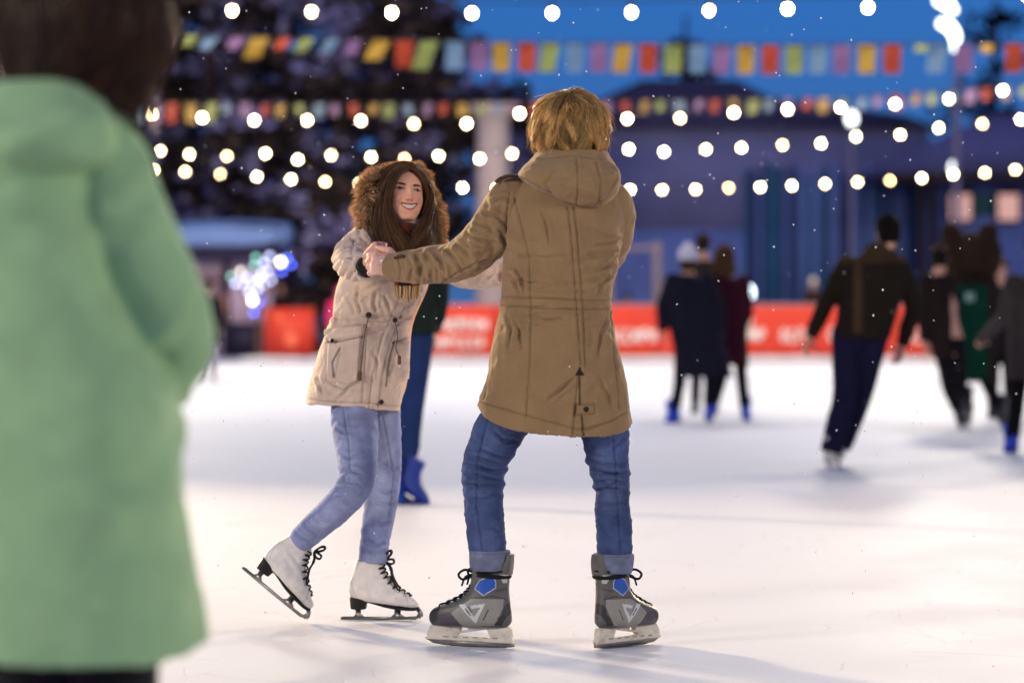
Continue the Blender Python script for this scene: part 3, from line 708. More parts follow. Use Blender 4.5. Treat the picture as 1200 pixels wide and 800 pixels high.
    fl_ = r.choice(len(pts), 420, replace=False); lf = (r.uniform(.004, .020, 420)[:, None] * t ** 2)[..., None]
    pts[fl_] = pts[fl_] + nrm(pts[fl_] - hc0) * lf + r.normal(0, .012, (420, 1, 3)) * (t ** 2)[None, :, None]
    # flyaway hairs round the outline
    w = r.uniform(.00055, .0011, len(pts))
    sv, sf = strand_mesh(pts, w, .25)
    pal = np.array([lin('#d3a764'), lin('#b88a4c'), lin('#e6c07e'), lin('#926a3a'), lin('#c69a58')])
    cs = pal[(ck * 7) % 5] * .65 + pal[r.integers(0, 5, len(pts))] * .35
    cs = cs * r.uniform(.8, 1.45, len(pts))[:, None] * np.where(np.sin(ck * 3.7) > .55, .62, 1.05)[:, None]
    hm = join([(bm[0], [bm[1]]), (sv, sf)])
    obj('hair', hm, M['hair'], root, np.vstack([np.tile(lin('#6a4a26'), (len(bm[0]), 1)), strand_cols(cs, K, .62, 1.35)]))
    # ---- skates
    hockey_skate(oL, dL, 1.07, root)
    hockey_skate(oR, dR, .99, root)
    return root
# ================================================================ the laughing girl in the beige parka
def refine_head(v, q, hc, f, a, u, sc, cuts=2):
    """finer faces over the front of the head, then the features are shaped on them; returns verts, face lists"""
    bm = bmesh.new()
    vs = [bm.verts.new(p) for p in v]; bm.verts.ensure_lookup_table()
    r = (v - hc) / sc; lf, la, lu = r @ f, r @ a, r @ u
    reg = (lf > .015) & (np.abs(la) < .072) & (lu > -.118) & (lu < .09)
    fs = []
    for k, x in enumerate(q): bm.faces.new([vs[i] for i in x])
    bm.faces.ensure_lookup_table()
    fr = np.nonzero(reg[q].all(1))[0]
    ed = list({e for k in fr for e in bm.faces[k].edges})
    bmesh.ops.subdivide_edges(bm, edges=ed, cuts=cuts, use_grid_fill=True)
    bm.verts.ensure_lookup_table(); bm.verts.index_update()
    V = np.array([p.co[:] for p in bm.verts]); E = np.array([[e.verts[0].index, e.verts[1].index] for e in bm.edges])
    by = {}
    for x in bm.faces: by.setdefault(len(x.verts), []).append([p.index for p in x.verts])
    F = [np.array(x) for x in by.values()]
    bm.free()
    return V, F, E
def smooth_e(v, E, it, w):
    e = np.vstack([E, E[:, ::-1]]); n = len(v); d = np.maximum(np.bincount(e[:, 0], minlength=n), 1)[:, None]
    for _ in range(it):
        m = np.stack([np.bincount(e[:, 0], v[e[:, 1], c], n) for c in range(3)], 1) / d
        v = v + (m - v) * .5 * w[:, None]
    return v
def shape_face(V, E, hc, f, a, u, sc, base):
    def loc(V): r = (V - hc) / sc; return r @ a, r @ f, r @ u
    x, y, z = loc(V)
    w = np.clip((y - .02) / .02, 0, 1) * np.clip((.075 - np.abs(x)) / .01, 0, 1) * np.clip((z + .125) / .01, 0, 1) * np.clip((.10 - z) / .01, 0, 1)
    V = smooth_e(V, E, 10, w)
    x, y, z = loc(V); ax = np.abs(x)
    G = lambda cx, cz, sx, sz: np.exp(-((ax - cx) / sx) ** 2 - ((z - cz) / sz) ** 2)
    d = np.zeros(len(V))
    nh = np.interp(z, [-.045, -.039, -.034, -.029, -.023, -.011, .001, .014, .03], [0, .005, .0145, .0175, .0162, .011, .006, .002, .0])
    ns = np.interp(z, [-.037, -.028, -.015, .01], [.0105, .0095, .008, .0070])
    d += nh * np.exp(-(x / ns) ** 2)
    d += G(.0125, -.0325, .006, .0055) * .0048
    d -= G(.031, .0, .017, .012) * .0095
    d += G(.031, -.001, .011, .0075) * .0055
    d += G(.032, .022, .022, .008) * .0030
    d += G(.043, -.032, .016, .014) * .0095
    d -= G(.062, -.062, .014, .02) * .004
    d += np.exp(-(x / .020) ** 2 - ((z + .098) / .011) ** 2) * .007
    d -= np.exp(-(x / .026) ** 2 - ((z + .084) / .005) ** 2) * .003
    # an open smile: lips round the teeth, the corners drawn up and back
    t = x / .0285
    up = -.0520 + .0045 * t * t; lo = -.0685 + .0190 * t * t
    inn = (ax < .0283) & (z < up) & (z > lo)
    dl = np.where(inn, np.minimum(up - z, z - lo), 0)
    oute = np.where(z > up, z - up, np.where(z < lo, lo - z, 0)); oute = np.where(ax > .0283, np.hypot(np.maximum(ax - .0283, 0), z + .0490), oute)
    lip = np.exp(-((oute - .0025) / .0028) ** 2) * (~inn) * (ax < .031)
    d += lip * .0032 - np.clip(dl / .002, 0, 1) * .0028
    d += np.exp(-(x / .030) ** 2 - ((z + .066) / .016) ** 2) * .003
    d -= np.exp(-((ax - .034 - (z + .052) * -.25) / .0042) ** 2 - ((z + .050) / .016) ** 2) * .0036
    V = V + f * (d * w * sc)[:, None]
    c = np.tile(base, (len(V), 1)) * (1 + .04 * fbm(V, 60, 3))[:, None]
    pink = lin('#cf7d70')
    k = np.clip(G(.040, -.034, .018, .014) * .35 + np.exp(-(x / .012) ** 2 - ((z + .029) / .009) ** 2) * .35, 0, 1) * (y > .03)
    c = c * (1 - k[:, None]) + pink * k[:, None]
    fr = y > .03
    # brows (the eye line tips a little)
    zb = z + .075 * x
    bz = .0130 + .0028 * np.sin(np.clip((ax - .012) / .036, 0, 1) * 2.4); th = np.interp(ax, [.013, .018, .034, .044], [.0024, .0038, .0034, .0012])
    m = fr & (ax > .012) & (ax < .045) & (np.abs(zb - bz) < th); c[m] = lin('#402a1d')
    # eyes narrowed by the smile: white, iris, dark lid line
    ex = (ax - .0315) / .0150; eu = .0042 * (1 - ex * ex); el = -.0034 * (1 - ex * ex); zz = zb + .0005
    eye = fr & (np.abs(ex) < 1) & (zz < eu) & (zz > el); c[eye] = lin('#b3a69c')
    ir = eye & (np.hypot(ax - .0315 - np.sign(x) * .0012, zz - .0006) < .0056); c[ir] = lin('#2a1a12')
    lid = fr & (np.abs(ex) < 1.12) & (np.abs(zz - np.maximum(eu, -.0005)) < .0017); c[lid] = lin('#241611')
    ll = fr & (np.abs(ex) < 1.0) & (np.abs(zz - np.minimum(el, .0)) < .0007); c[ll] = lin('#6b4034')
    sh = fr & (np.abs(ex) < 1.15) & (np.abs(zz - eu - .0038) < .0009); c[sh] = c[sh] * .72
    # lips and teeth
    L = fr & ~inn & (oute < .0040) & (ax < .0308); c[L] = lin('#b86a5e'); c[L & (z > up) & (z < up + .0016)] = lin('#a4594e')
    te = fr & inn; c[te] = lin('#dcd0c2'); tz = (up * .55 + lo * .45)
    c[te & (dl < .0011)] = lin('#5a2520'); c[te & (z < lo + .0028) & (z < -.0585)] = lin('#9a4a44')
    c[te & (np.abs(np.mod(x + .0035, .007) - .0035) < .00035) & (ax < .02)] *= .8
    c[te & (ax > .0247)] = lin('#431c18')
    no = fr & (np.hypot((ax - .0068) / .0034, (z + .0385) / .0020) < 1); c[no] = lin('#8a5245')
    return V, c

def figure_skate(o, d, up, parent, sd=0):
    d = nrm(d); la = np.cross(d, up)
    g = lambda x, y, z: o + d * x + la * y + up * z
    R = [((.0, .073), (.229, .041), .032), ((-.005, .084), (.236, .052), .040), ((-.008, .098), (.231, .066), .043), ((-.008, .114), (.205, .086), .042), ((-.004, .134), (.160, .116), .039),
         ((.003, .158), (.128, .150), .036), ((.011, .182), (.114, .178), .037), ((.016, .203), (.110, .202), .040), ((.019, .207), (.107, .206), .037), ((.022, .196), (.103, .194), .033)]
    rings = [(g((b[0]+f[0])/2, 0, (b[1]+f[1])/2), g(f[0], 0, f[1])/2 - g(b[0], 0, b[1])/2, la * w) for b, f, w in R]
    v, q = fuse([loft(rings, 5, 44, 2.3)], .0024, 4)
    r = v - o; lx, lz, ly = r @ d, r @ up, r @ la
    v = v + normals(v, q) * (fbm(v, 30, sd) * .0014 + .0016 * np.sin(lz * 210 + lx * 60) * np.exp(-((lz - .135) / .02) ** 2) * np.exp(-((lx - .09) / .05) ** 2))[:, None]
    c = np.tile(lin('#e2d9d0'), (len(v), 1)) * (1 + .06 * fbm(v, 40, sd + 2))[:, None]
    dirt = np.clip(fbm(v, 28, sd + 5) - .15, 0, 1) * np.clip(1 - (lz - .04) / .08, 0, 1); c = c * (1 - .35 * dirt[:, None])
    p2 = np.stack([lx, lz], 1)
    for ln in ([(.012, .200), (.004, .150), (.006, .115), (.018, .085)], [(.100, .196), (.118, .155), (.150, .118), (.196, .086)], [(.190, .088), (.200, .066), (.198, .048)]):
        dd, _ = seg_dist(p2, cr(np.array(ln), 6)); c *= (1 - .30 * np.exp(-(dd / .0014) ** 2))[:, None]
    c[lz > .2035] = lin('#a59a8e')
    b = obj('ice_skate', (v, q), M['boot'], parent, c)
    # black heel and thin sole
    S = [(-.007, .078), (-.004, .040), (.054, .044), (.060, .060), (.085, .050), (.125, .037), (.170, .032), (.215, .034), (.236, .042), (.236, .048), (.20, .046), (.15, .051), (.10, .064), (.05, .072), (.02, .078)]
    sp = []
    for wy, pts in ((.031, [(-.006, .076), (-.003, .039), (.053, .042), (.060, .066), (.02, .076)]),):
        sp.append(loft([(g((p[0] + p2_[0]) / 2, 0, (p[1] + p2_[1]) / 2), (d * (p2_[0] - p[0]) + up * (p2_[1] - p[1])) / 2, la * wy) for p, p2_ in (((-.002, .038), (.052, .038)), ((-.004, .058), (.055, .056)), ((-.006, .080), (.064, .070)))], 4, 24, 3))
    xs = np.array([.02, .06, .09, .125, .17, .21, .236]); zs = np.array([.074, .066, .058, .049, .042, .039, .041]); ws = np.array([.028, .028, .031, .036, .038, .032, .014])
    sp.append(ring_mesh(np.array([g(x, 0, z) for x, z in zip(cr(xs[:, None], 4)[:, 0], cr(zs[:, None], 4)[:, 0])]), np.tile(up * .006, (25, 1)), la * cr(ws[:, None], 4), 20, 3))
    obj('sole', fuse(sp, .0024, 2), M['black'], b)
    bl = [[(-.036, .001), (-.038, .007), (-.030, .012), (.0, .012), (.18, .012), (.225, .014), (.246, .024), (.250, .020), (.247, .010), (.243, .013), (.240, .006), (.232, .007), (.225, .002), (.10, .0)],
          [(.006, .010), (.016, .022), (.014, .040), (.034, .040), (.034, .022), (.046, .010)], [(.135, .010), (.150, .022), (.150, .036), (.172, .034), (.172, .022), (.190, .010)], [(.226, .012), (.232, .026), (.222, .038), (.240, .042), (.249, .024), (.244, .014)]]
    obj('blade', join([prism(x, o, d, up, la, t) for x, t in zip(bl, (.0022, .005, .006, .004))]), M['steel'], b, sm=False)
    tb = []
    fr = np.array([(.112, .196), (.113, .182), (.118, .168), (.127, .153), (.141, .136), (.157, .120), (.174, .106), (.191, .095), (.207, .084)])
    wd = np.array([.021, .021, .020, .019, .018, .017, .016, .014, .012]); nn = len(fr)
    for k in range(nn):
        x, z = fr[k]; x2, z2 = fr[min(k + 1, nn - 1)]
        dn = nrm(A(z - z2, 0, x2 - x)) if k < nn - 1 else A(.55, 0, .8)
        q_ = lambda y, s, h: g(x + (x2 - x) * s + dn[0] * h, y, z + (z2 - z) * s + dn[2] * h)
        wk = wd[k]
        for s in (-1, 1):
            tb.append(tube([q_(s * (wk + .012), -.1, -.012), q_(s * wk * .8, .1, -.001), q_(0, .45, .0045), q_(-s * wk * .8, .8, -.001), q_(-s * (wk + .011), 1.0, -.012)], [.0026] * 5, nseg=8, sub=3))
    kx, kz = .118, .200
    for pts in ([(0, .01), (.006, .03), (.016, .040), (.022, .034), (.015, .020), (.003, .008)], [(0, .004), (.016, -.006), (.030, -.002), (.026, .010), (.006, .008)], [(.002, 0), (.020, -.02), (.024, -.046), (.034, -.07), (.048, -.092)], [(.002, 0), (.014, -.012), (.020, -.026)]):
        for s in ((-1, 1) if len(pts) > 4 else (1,)):
            tb.append(tube([g(kx + x, s * (.006 + .3 * abs(z)), kz + z) for x, z in pts], [.0034] * len(pts), nseg=8, sub=4))
    obj('laces', join(tb), M['lace'], b)
    return b

M['cord'] = pbr('cord', lin('#5d4a38'), rough=.9, var=.2, nscale=200)
def build_girl():
    root = thing('person', 'laughing young woman in beige fur-hooded parka and pale jeans, one white figure skate lifted', 'person', A(P(440, 727, 10.33)[0], 10.33, 0))
    f, a, u = frame(A(.36, -.93, .07), A(.035, 0, 1)); hsc = 1.02
    hc = P(479.5, 221.5, 10.20) - f * .087
    J = dict(shR=P(440, 280, 10.33), elR=P(410, 306, 10.12), wrR=P(424, 311, 9.92), shL=P(494, 286, 10.42), elL=P(545, 322, 10.26), wrL=P(598, 322, 10.05), hipR=P(413, 452, 10.33), hipL=P(443, 452, 10.40), knR=P(418, 561, 10.11), anR=P(353, 630, 10.24), toeR=P(356, 688, 10.25),
             knL=P(450, 562, 10.41), anL=P(438, 668, 10.37), toeL=P(472, 706, 10.345), neck=P(466, 274, 10.33), head=hc, hf=f, hu=u, hs=hsc, lk=.78)
    oS, dS = A(P(411.5, 0, 10.33)[0], 10.34, .0005), nrm(A(1, -.06, 0)); oF, dF, uF = P(292.6, 674, 10.25), nrm(A(.767, .0, -.641)), A(.641, 0, .767)
    J['anR'] = oF + dF * .062 + uF * .19; J['footR'] = oF + dF * .052 + uF * .105; J['toeR'] = oF + dF * .16 + uF * .072; J['footL'] = oS + dS * .052 + A(0, 0, .105); J['anL'] = oS + dS * .062 + A(0, 0, .19); J['toeL'] = oS + dS * .16 + A(0, 0, .072)
    lh = hand_parts(J['wrR'] + A(.004, -.01, .01), A(.58, -.45, .50), A(.45, .70, -.45), 1, fingers=[1.0, 1.05, 1.1, 1.15], sc=.86, thumb=(.9, .6))
    rh = hand_parts(J['wrL'], A(.8, -.5, 0), A(0, .3, -1), -1, .6, sc=.88)
    v, q = body_mesh(J, .0036, 3, lh + rh, face=False)
    V, F, E = refine_head(v, q, hc, f, a, u, hsc)
    V, c = shape_face(V, E, hc, f, a, u, hsc, lin('#e3a88a'))
    loc_ = (V - hc) / hsc; fw_ = np.clip(((loc_ @ f) - .02) / .02, 0, 1) * (np.linalg.norm(loc_, axis=1) < .16)
    c = smooth_e(c, E, 3, fw_ * .9)
    hd = np.clip(1 - (np.linalg.norm(V - (J['wrR'] + A(.03, -.03, .02)), axis=1) - .07) / .05, 0, 1)[:, None]; c = c * (1 - hd) + lin('#dba490') * (1 + .12 * fbm(V, 60, 4))[:, None] * hd
    obj('body', (V, F), M['skin'], root, c)
    # ---- light jeans
    cam = -math.pi / 2
    pR = [P(414, 462, 10.33), P(416, 500, 10.25), P(419, 538, 10.15), P(417, 566, 10.11), P(397, 592, 10.15), P(373, 614, 10.20), P(351, 634, 10.24)]
    pL = [P(444, 462, 10.40), P(447, 500, 10.41), P(451, 538, 10.40), P(450, 570, 10.40), P(444, 605, 10.37), P(439, 635, 10.35), P(437, 661, 10.34)]
    fR = Folds([(.27, 0, 3, .0, .006, .004), (.285, .6, 1.2, .02, .007, .006), (.30, 5.6, 1.2, -.02, .007, .006), (.315, .3, 1.2, .02, .008, .006), (.335, 5.9, 1.1, -.02, .008, .005), (.36, .4, 1, .02, .008, .004)] + rnd_folds(12, .02, .22, 4, .0025, .010, .03) + rnd_folds(12, .38, .6, 5, .003, .007, .02))
    fL = Folds(rnd_folds(14, .02, .3, 8, .0025, .010, .03) + rnd_folds(16, .3, .62, 9, .0035, .007, .02))
    tp = [tube(pR, [.078, .080, .068, .061, .056, .050, .044], disp=fR, nseg=44, r1=False, sub=7), tube(pL, [.074, .068, .059, .056, .056, .051, .050], disp=fL, nseg=44, r1=False, sub=7), ball(P(424, 445, 10.36), A(.11, 0, 0), A(0, .10, 0), A(0, 0, .08))]
    v, q = fuse(tp, .0036, 2)
    n = normals(v, q)
    c = np.tile(lin('#8990b4'), (len(v), 1))
    c = c * (1 + .16 * fbm(v, 10, 3) + .10 * fbm(v * A(1, 1, .3), 45, 5))[:, None]
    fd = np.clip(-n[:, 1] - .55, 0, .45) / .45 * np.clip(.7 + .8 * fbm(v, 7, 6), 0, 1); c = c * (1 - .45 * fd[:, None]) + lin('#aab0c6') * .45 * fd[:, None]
    seams = [([(402, 480), (411, 520), (413, 548), (400, 568), (380, 592), (357, 612)], 'seam'), ([(446, 490), (452, 520), (459, 560), (455, 600), (449, 640)], 'seam')] + [(p, 'crease') for p in ([(396, 566), (408, 560), (424, 562)], [(394, 574), (408, 569), (426, 574)], [(400, 553), (412, 548), (428, 552)], [(390, 582), (402, 580), (416, 588)], [(400, 530), (412, 534), (430, 530)], [(368, 602), (376, 610), (388, 612)], [(356, 612), (366, 620), (374, 626)], [(345, 622), (356, 630), (366, 634)], [(392, 500), (404, 506), (420, 504)], [(440, 575), (452, 580), (464, 576)], [(436, 590), (450, 594), (462, 590)], [(430, 612), (444, 616), (458, 612)], [(424, 634), (438, 640), (454, 636)], [(422, 646), (436, 652), (454, 648)], [(448, 548), (458, 552), (468, 548)])]
    v2, k = garment_paint(v, q, seams, 10.2, A(0, -1, 0), A(1, 1, 1)); c = c * k; v = v2
    v = v + normals(v, q) * (fbm(v, 40, 8) * .0012)[:, None]
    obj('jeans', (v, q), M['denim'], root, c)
    # ---- parka
    Y = 10.36
    rows = [(478, 361, 467, .150), (472, 361, 468, .150), (455, 364, 472, .148), (430, 370, 476, .142), (400, 379, 478, .132), (385, 384, 478, .125), (371, 391, 482, .118), (350, 394, 492, .122), (330, 398, 501, .127), (305, 407, 506, .125), (287, 416, 506, .115), (274, 427, 503, .095), (264, 438, 495, .078), (256, 446, 488, .068)]
    tl = [(-.014, .0)] * 3 + [None] * 11
    py = lambda y: (478 - y) / 338.
    wrk = Folds([(py(y), th, aw, sl, w * .9, am * 1.5) for y, th, aw, sl, w, am in ((372, 4.7, 2.2, 0, .008, .008), (366, 4.2, .5, .03, .007, .005), (380, 4.0, .5, -.05, .008, .005), (384, 4.9, .4, .05, .008, .005), (360, 5.2, .5, -.05, .008, .006), (392, 3.6, .5, .06, .010, .006), (350, 3.8, .6, .10, .010, .007), (340, 4.2, .5, .12, .012, .006), (325, 3.9, .5, .14, .012, .006),
           (330, 5.4, .5, -.10, .012, .006), (345, 5.7, .5, -.08, .010, .006), (455, 4.1, .7, .02, .012, .006), (465, 3.7, .6, -.03, .012, .006), (440, 5.4, .4, .12, .014, .007), (420, 5.7, .5, .08, .014, .006), (410, 5.0, .4, -.1, .012, .004))])
    tor = coat_torso(rows, Y, rad(24), .13, tilt=tl, disp=wrk, nseg=100)
    slR = Folds([(.07, 3.2, .7, .04, .012, .007), (.11, 3.6, .8, -.04, .011, .008), (.145, 3.0, .8, .05, .010, .008), (.18, 3.5, .8, .02, .010, .009), (.205, 2.9, .9, -.03, .009, .009), (.235, 3.3, .9, .02, .009, .008), (.265, 3.6, .8, -.02, .009, .007)])
    slR = Folds([(a_, b_, c_, d_, e_ * .95, g_ * 1.3) for a_, b_, c_, d_, e_, g_ in slR.l] + rnd_folds(12, .04, .34, 31, .010, .011, .05, .8))
    aR = tube([P(446, 276, 10.34), P(432, 279, 10.30), P(420, 289, 10.20), P(410, 303, 10.11), P(414, 311, 10.01), P(429, 313, 9.91)], [.053, .058, .056, .055, .051, .044], disp=slR, nseg=52, r1=False, sub=8)
    aL = tube([P(486, 280, 10.42), P(500, 286, 10.43), P(520, 306, 10.36), P(545, 320, 10.26), P(572, 321, 10.14), P(594, 320, 10.06)], [.055, .060, .058, .055, .049, .044], disp=Folds(rnd_folds(14, .06, .5, 12, .006, .010, .04)), nseg=44, r1=False, sub=8)
    v, q = fuse([tor, aR, aL], .0036, 3)
    n = normals(v, q); front = n[:, 1] < -.05; p2 = v[:, [0, 2]]
    d = np.zeros(len(v))
    for poly_, h in (([(383, 396), (424, 388), (420, 446), (402, 456), (382, 446)], .011), ([(381, 386), (427, 380), (425, 394), (382, 402)], .017), ([(466, 402), (478, 398), (478, 445), (458, 452), (455, 440)], .012), ([(460, 330), (482, 330), (470, 362), (456, 400), (446, 440), (441, 478), (432, 478), (436, 440), (447, 398)], .004)):
        pl = pxz(poly_, 10.22); m = inside(p2, pl) & front
        dd, _ = seg_dist(p2[m], np.vstack([pl, pl[:1]])); d[m] = np.maximum(d[m], h * np.clip(dd / .008, 0, 1) ** .7)
    v = v + n * d[:, None]
    seams = [([(383, 397), (381, 446), (402, 457), (421, 447), (425, 392)], 'seam'), ([(380, 402), (402, 399), (426, 394)], 'slit'), ([(380, 387), (402, 383), (428, 380)], 'seam'), ([(398, 408), (389, 424), (391, 441)], 'slit'), ([(400, 407), (396, 424), (392, 441)], 'seam'),
             ([(483, 330), (471, 362), (457, 400), (447, 440), (442, 478)], 'seam'), ([(470, 340), (460, 364), (447, 398), (436, 440), (432, 478)], 'seam'), ([(389, 371), (405, 373), (432, 378), (450, 378), (464, 374)], 'puff'), ([(467, 376), (482, 371)], 'puff'),
             ([(361, 468), (395, 471), (432, 472), (468, 477)], 'hem'), ([(462, 400), (456, 425), (452, 452)], 'slit'), ([(460, 402), (478, 396)], 'slit'), ([(424, 262), (417, 285), (418, 312), (424, 330)], 'puff'), ([(430, 380), (428, 420), (424, 470)], 'seam')] + [(p, 'crease') for p in (
             [(398, 300), (410, 292), (428, 290)], [(394, 312), (406, 304), (424, 300)], [(396, 322), (404, 312), (412, 300)], [(404, 327), (412, 318), (418, 304)], [(414, 328), (420, 320), (423, 308)], [(420, 262), (424, 280), (434, 292)], [(412, 276), (420, 286), (432, 288)],
             [(402, 345), (412, 356), (416, 368)], [(420, 335), (418, 352), (424, 368)], [(440, 340), (438, 356), (442, 370)], [(395, 382), (392, 376), (396, 366)], [(450, 345), (455, 358), (458, 370)], [(500, 340), (490, 352), (484, 366)], [(490, 335), (480, 350), (474, 366)], [(370, 440), (376, 455), (380, 468)], [(410, 455), (400, 464), (392, 470)], [(436, 410), (442, 425), (440, 445)],
             [(545, 332), (555, 322), (560, 312)], [(560, 332), (568, 322), (572, 312)], [(572, 330), (580, 322), (583, 312)])]
    v, c = garment_paint(v, q, seams, 10.22, A(0, -1, 0), lin('#d0b8a4'))
    c = c * (1 + .05 * fbm(v, 12, 3))[:, None]
    n = normals(v, q)
    waist = np.exp(-((v[:, 2] - P(0, 373, 10.3)[2]) / .028) ** 2) * (n[:, 1] < .3)
    v = v + n * (fbm(v * A(1, 1, .6), 15, 5) * .0038 + waist * .0036 * vnoise(v * A(1, 1, .25), 70, 4))[:, None]
    coat = obj('parka', (v, q), M['cloth'], root, c)
    for px, py_, r_ in ((432, 369, .010), (463, 375, .009), (417, 392, .007), (389, 399, .007), (447, 471, .0085)):
        obj('button', ball(P(px, py_, 10.225 if px < 440 else 10.235), A(r_, 0, 0), A(0, .008, 0), A(0, 0, r_), 9), M['black'], coat)
    for pts in ([(432, 370, 10.215), (427, 395, 10.205), (424, 425, 10.20), (422, 437, 10.2)], [(463, 377, 10.22), (466, 395, 10.215), (464, 408, 10.215), (468, 418, 10.215)]):
        obj('drawcord', join([tube([P(*p) for p in pts], [.0018] * 4, nseg=8), tube([P(*pts[-1]), P(pts[-1][0], pts[-1][1] + 7, pts[-1][2])], [.006, .0065], nseg=10)]), M['cord'], coat)
    # dark knitted cuff inside the sleeve end
    kc = tube([P(423, 313, 9.945), P(429, 312.6, 9.912), P(431.5, 312.2, 9.898), P(429, 312.6, 9.912), P(424, 313, 9.94)], [.036, .037, .035, .031, .029], nseg=36, r0=False, r1=False, sub=4)
    obj('knitted_cuff', kc, M['cloth'], coat, lin('#2a2624'))
    # ---- hood with its fur edge
    hb = ball(hc - f * .055 - u * .03, a * .10, f * .085, u * .110); hb2 = ball(hc - f * .03 - u * .13, a * .13, f * .11, u * .06)
    hv, hq = fuse([hb, hb2], .006, 3)
    hood = obj('hood', (hv, hq), M['cloth'], coat, lin('#d0b8a4'))
    fp = [(448, 282, 10.25), (438, 266, 10.24), (433, 247, 10.24), (433, 226, 10.23), (441, 211, 10.25), (456, 202, 10.30), (474, 199, 10.34), (489, 205, 10.37), (499, 224, 10.36), (505, 248, 10.34), (507, 270, 10.32), (505, 288, 10.32)]
    path = cr(np.array([P(*p) for p in fp]), 12); rr = np.interp(np.linspace(0, 11, len(path)), range(12), [.022, .032, .036, .036, .032, .024, .018, .019, .024, .030, .030, .022])
    r = np.random.default_rng(11); N = 17000; K = 6
    idx = r.integers(0, len(path), N); T = nrm(np.gradient(path, axis=0))[idx]
    out = path[idx] - hc; out[:, 1] *= .4; out = nrm(out - T * (out * T).sum(1, keepdims=True)); b2 = np.cross(T, out)
    ang = r.normal(0, 1.15, N); dd = out * np.cos(ang)[:, None] + b2 * np.sin(ang)[:, None]
    sgn = np.sign((b2 @ f)); dd = nrm(dd + f * .25)
    root_ = path[idx] + dd * (rr[idx] * .75)[:, None]
    L = r.uniform(.018, .044, N) * np.interp(idx, [0, len(path) * .3, len(path) * .5, len(path)], [.9, 1.1, .75, 1.0])
    cl = np.stack([vnoise(root_, 45, s) for s in (1, 2, 3)], 1)
    dir_ = nrm(dd + cl * .38 + r.normal(0, .22, (N, 3)) + A(0, 0, -.12))
    t = np.linspace(0, 1, K)[None, :, None]
    bend = cl[:, None, :] * .018 + A(0, 0, -.010)
    pts = root_[:, None] + dir_[:, None] * L[:, None, None] * t + bend * t ** 2
    pal = np.array([lin('#c2a27a'), lin('#957650'), lin('#dabf95'), lin('#715636'), lin('#ab8c66')])
    cs = pal[r.integers(0, 5, N)] * (1.65 + .35 * cl[:, :1])
    sv, sf = strand_mesh(pts, r.uniform(.0004, .0009, N), .15)
    core = fuse([tube(path[::4], rr[::4] * .85, nseg=20, sub=1)], .006, 2)
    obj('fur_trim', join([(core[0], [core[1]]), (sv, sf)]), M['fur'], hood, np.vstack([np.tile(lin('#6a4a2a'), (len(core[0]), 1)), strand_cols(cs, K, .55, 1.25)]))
    # ---- long brown hair, parted in the middle
    GL = [[(477, 196, 10.205), (467, 201, 10.186), (459, 214, 10.174), (454.5, 231, 10.174), (456, 250, 10.180), (464, 268, 10.165), (476, 283, 10.145), (490, 304, 10.14)],
          [(476, 194, 10.23), (461, 200, 10.21), (451, 216, 10.19), (446, 238, 10.19), (448, 260, 10.175), (461, 280, 10.15), (474, 304, 10.145)],
          [(474, 192, 10.27), (457, 198, 10.25), (447, 215, 10.23), (441, 240, 10.21), (441, 264, 10.19), (450, 286, 10.17), (460, 305, 10.17)]]
    GR = [[(478, 196, 10.215), (488, 201, 10.220), (498, 214, 10.232), (503.5, 230, 10.246), (499.5, 252, 10.240), (493, 269, 10.17), (484, 286, 10.145), (482, 304, 10.14)],
          [(477, 194, 10.24), (489, 201, 10.25), (500, 216, 10.265), (505, 238, 10.27), (502, 262, 10.24), (500, 282, 10.20), (500, 303, 10.19)],
          [(476, 192, 10.28), (489, 199, 10.29), (499, 215, 10.31), (505, 240, 10.31), (508, 265, 10.30), (511, 288, 10.27), (512, 300, 10.26)]]
    allp, allc = [], []
    K = 26
    for G_, n_, sd in ((GL, 3200, 1), (GR, 2800, 2)):
        r = np.random.default_rng(20 + sd)
        g_ = []
        for pl in G_:
            c3 = cr(np.array([P(*p) for p in pl]), 8); s = np.linspace(0, len(c3) - 1, K)
            g_.append(np.stack([np.interp(s, np.arange(len(c3)), c3[:, k]) for k in range(3)], 1))
        g_ = np.array(g_)
        lock = r.integers(0, 90, n_); lw = r.uniform(-.04, 1.02, 90)[lock] + r.normal(0, .055, n_)
        w_ = np.clip(lw, -.05, 1.05) * 2
        i0 = np.clip(np.floor(w_).astype(int), 0, 1); fr_ = (w_ - i0)[:, None, None]
        pts = g_[i0] * (1 - fr_) + g_[i0 + 1] * fr_
        t = np.linspace(0, 1, K)
        off = r.normal(0, .0045, (n_, 1, 3)) + r.normal(0, .006, (90, 1, 3))[lock] * t[None, :, None]
        ph = r.uniform(0, 6.28, 90)[lock][:, None]; amp = r.uniform(.004, .017, 90)[lock][:, None]
        wav = amp * np.sin(t[None] * 9 + ph) * t[None]
        pts = pts + off + wav[..., None] * A(1, .2, 0) + (amp * np.cos(t[None] * 9 + ph) * t[None])[..., None] * A(0, 1, 0)
        pts[..., 1] += r.uniform(-.004, .028, n_)[:, None] * (.25 + .75 * t)
        cut = r.uniform(.8, 1.0, n_)[:, None, None]
        pts = pts[:, :1] + (pts - pts[:, :1]) * 1.0
        allp.append(pts)
        pal = np.array([lin('#5a3d24'), lin('#7d5833'), lin('#3d2817'), lin('#6a4a2a')])
        allc.append((pal[lock % 4] * .6 + pal[r.integers(0, 4, n_)] * .4) * r.uniform(.75, 1.3, n_)[:, None])
    pts = np.vstack(allp); cs = np.vstack(allc)
    sv, sf = strand_mesh(pts, np.random.default_rng(2).uniform(.0007, .0012, len(pts)), .35)
    cap = fuse([ball(hc + u * .018 - f * .024, a * .083, f * .096, u * .076), ball(hc - f * .05 - u * .05, a * .085, f * .06, u * .10)], .005, 2)
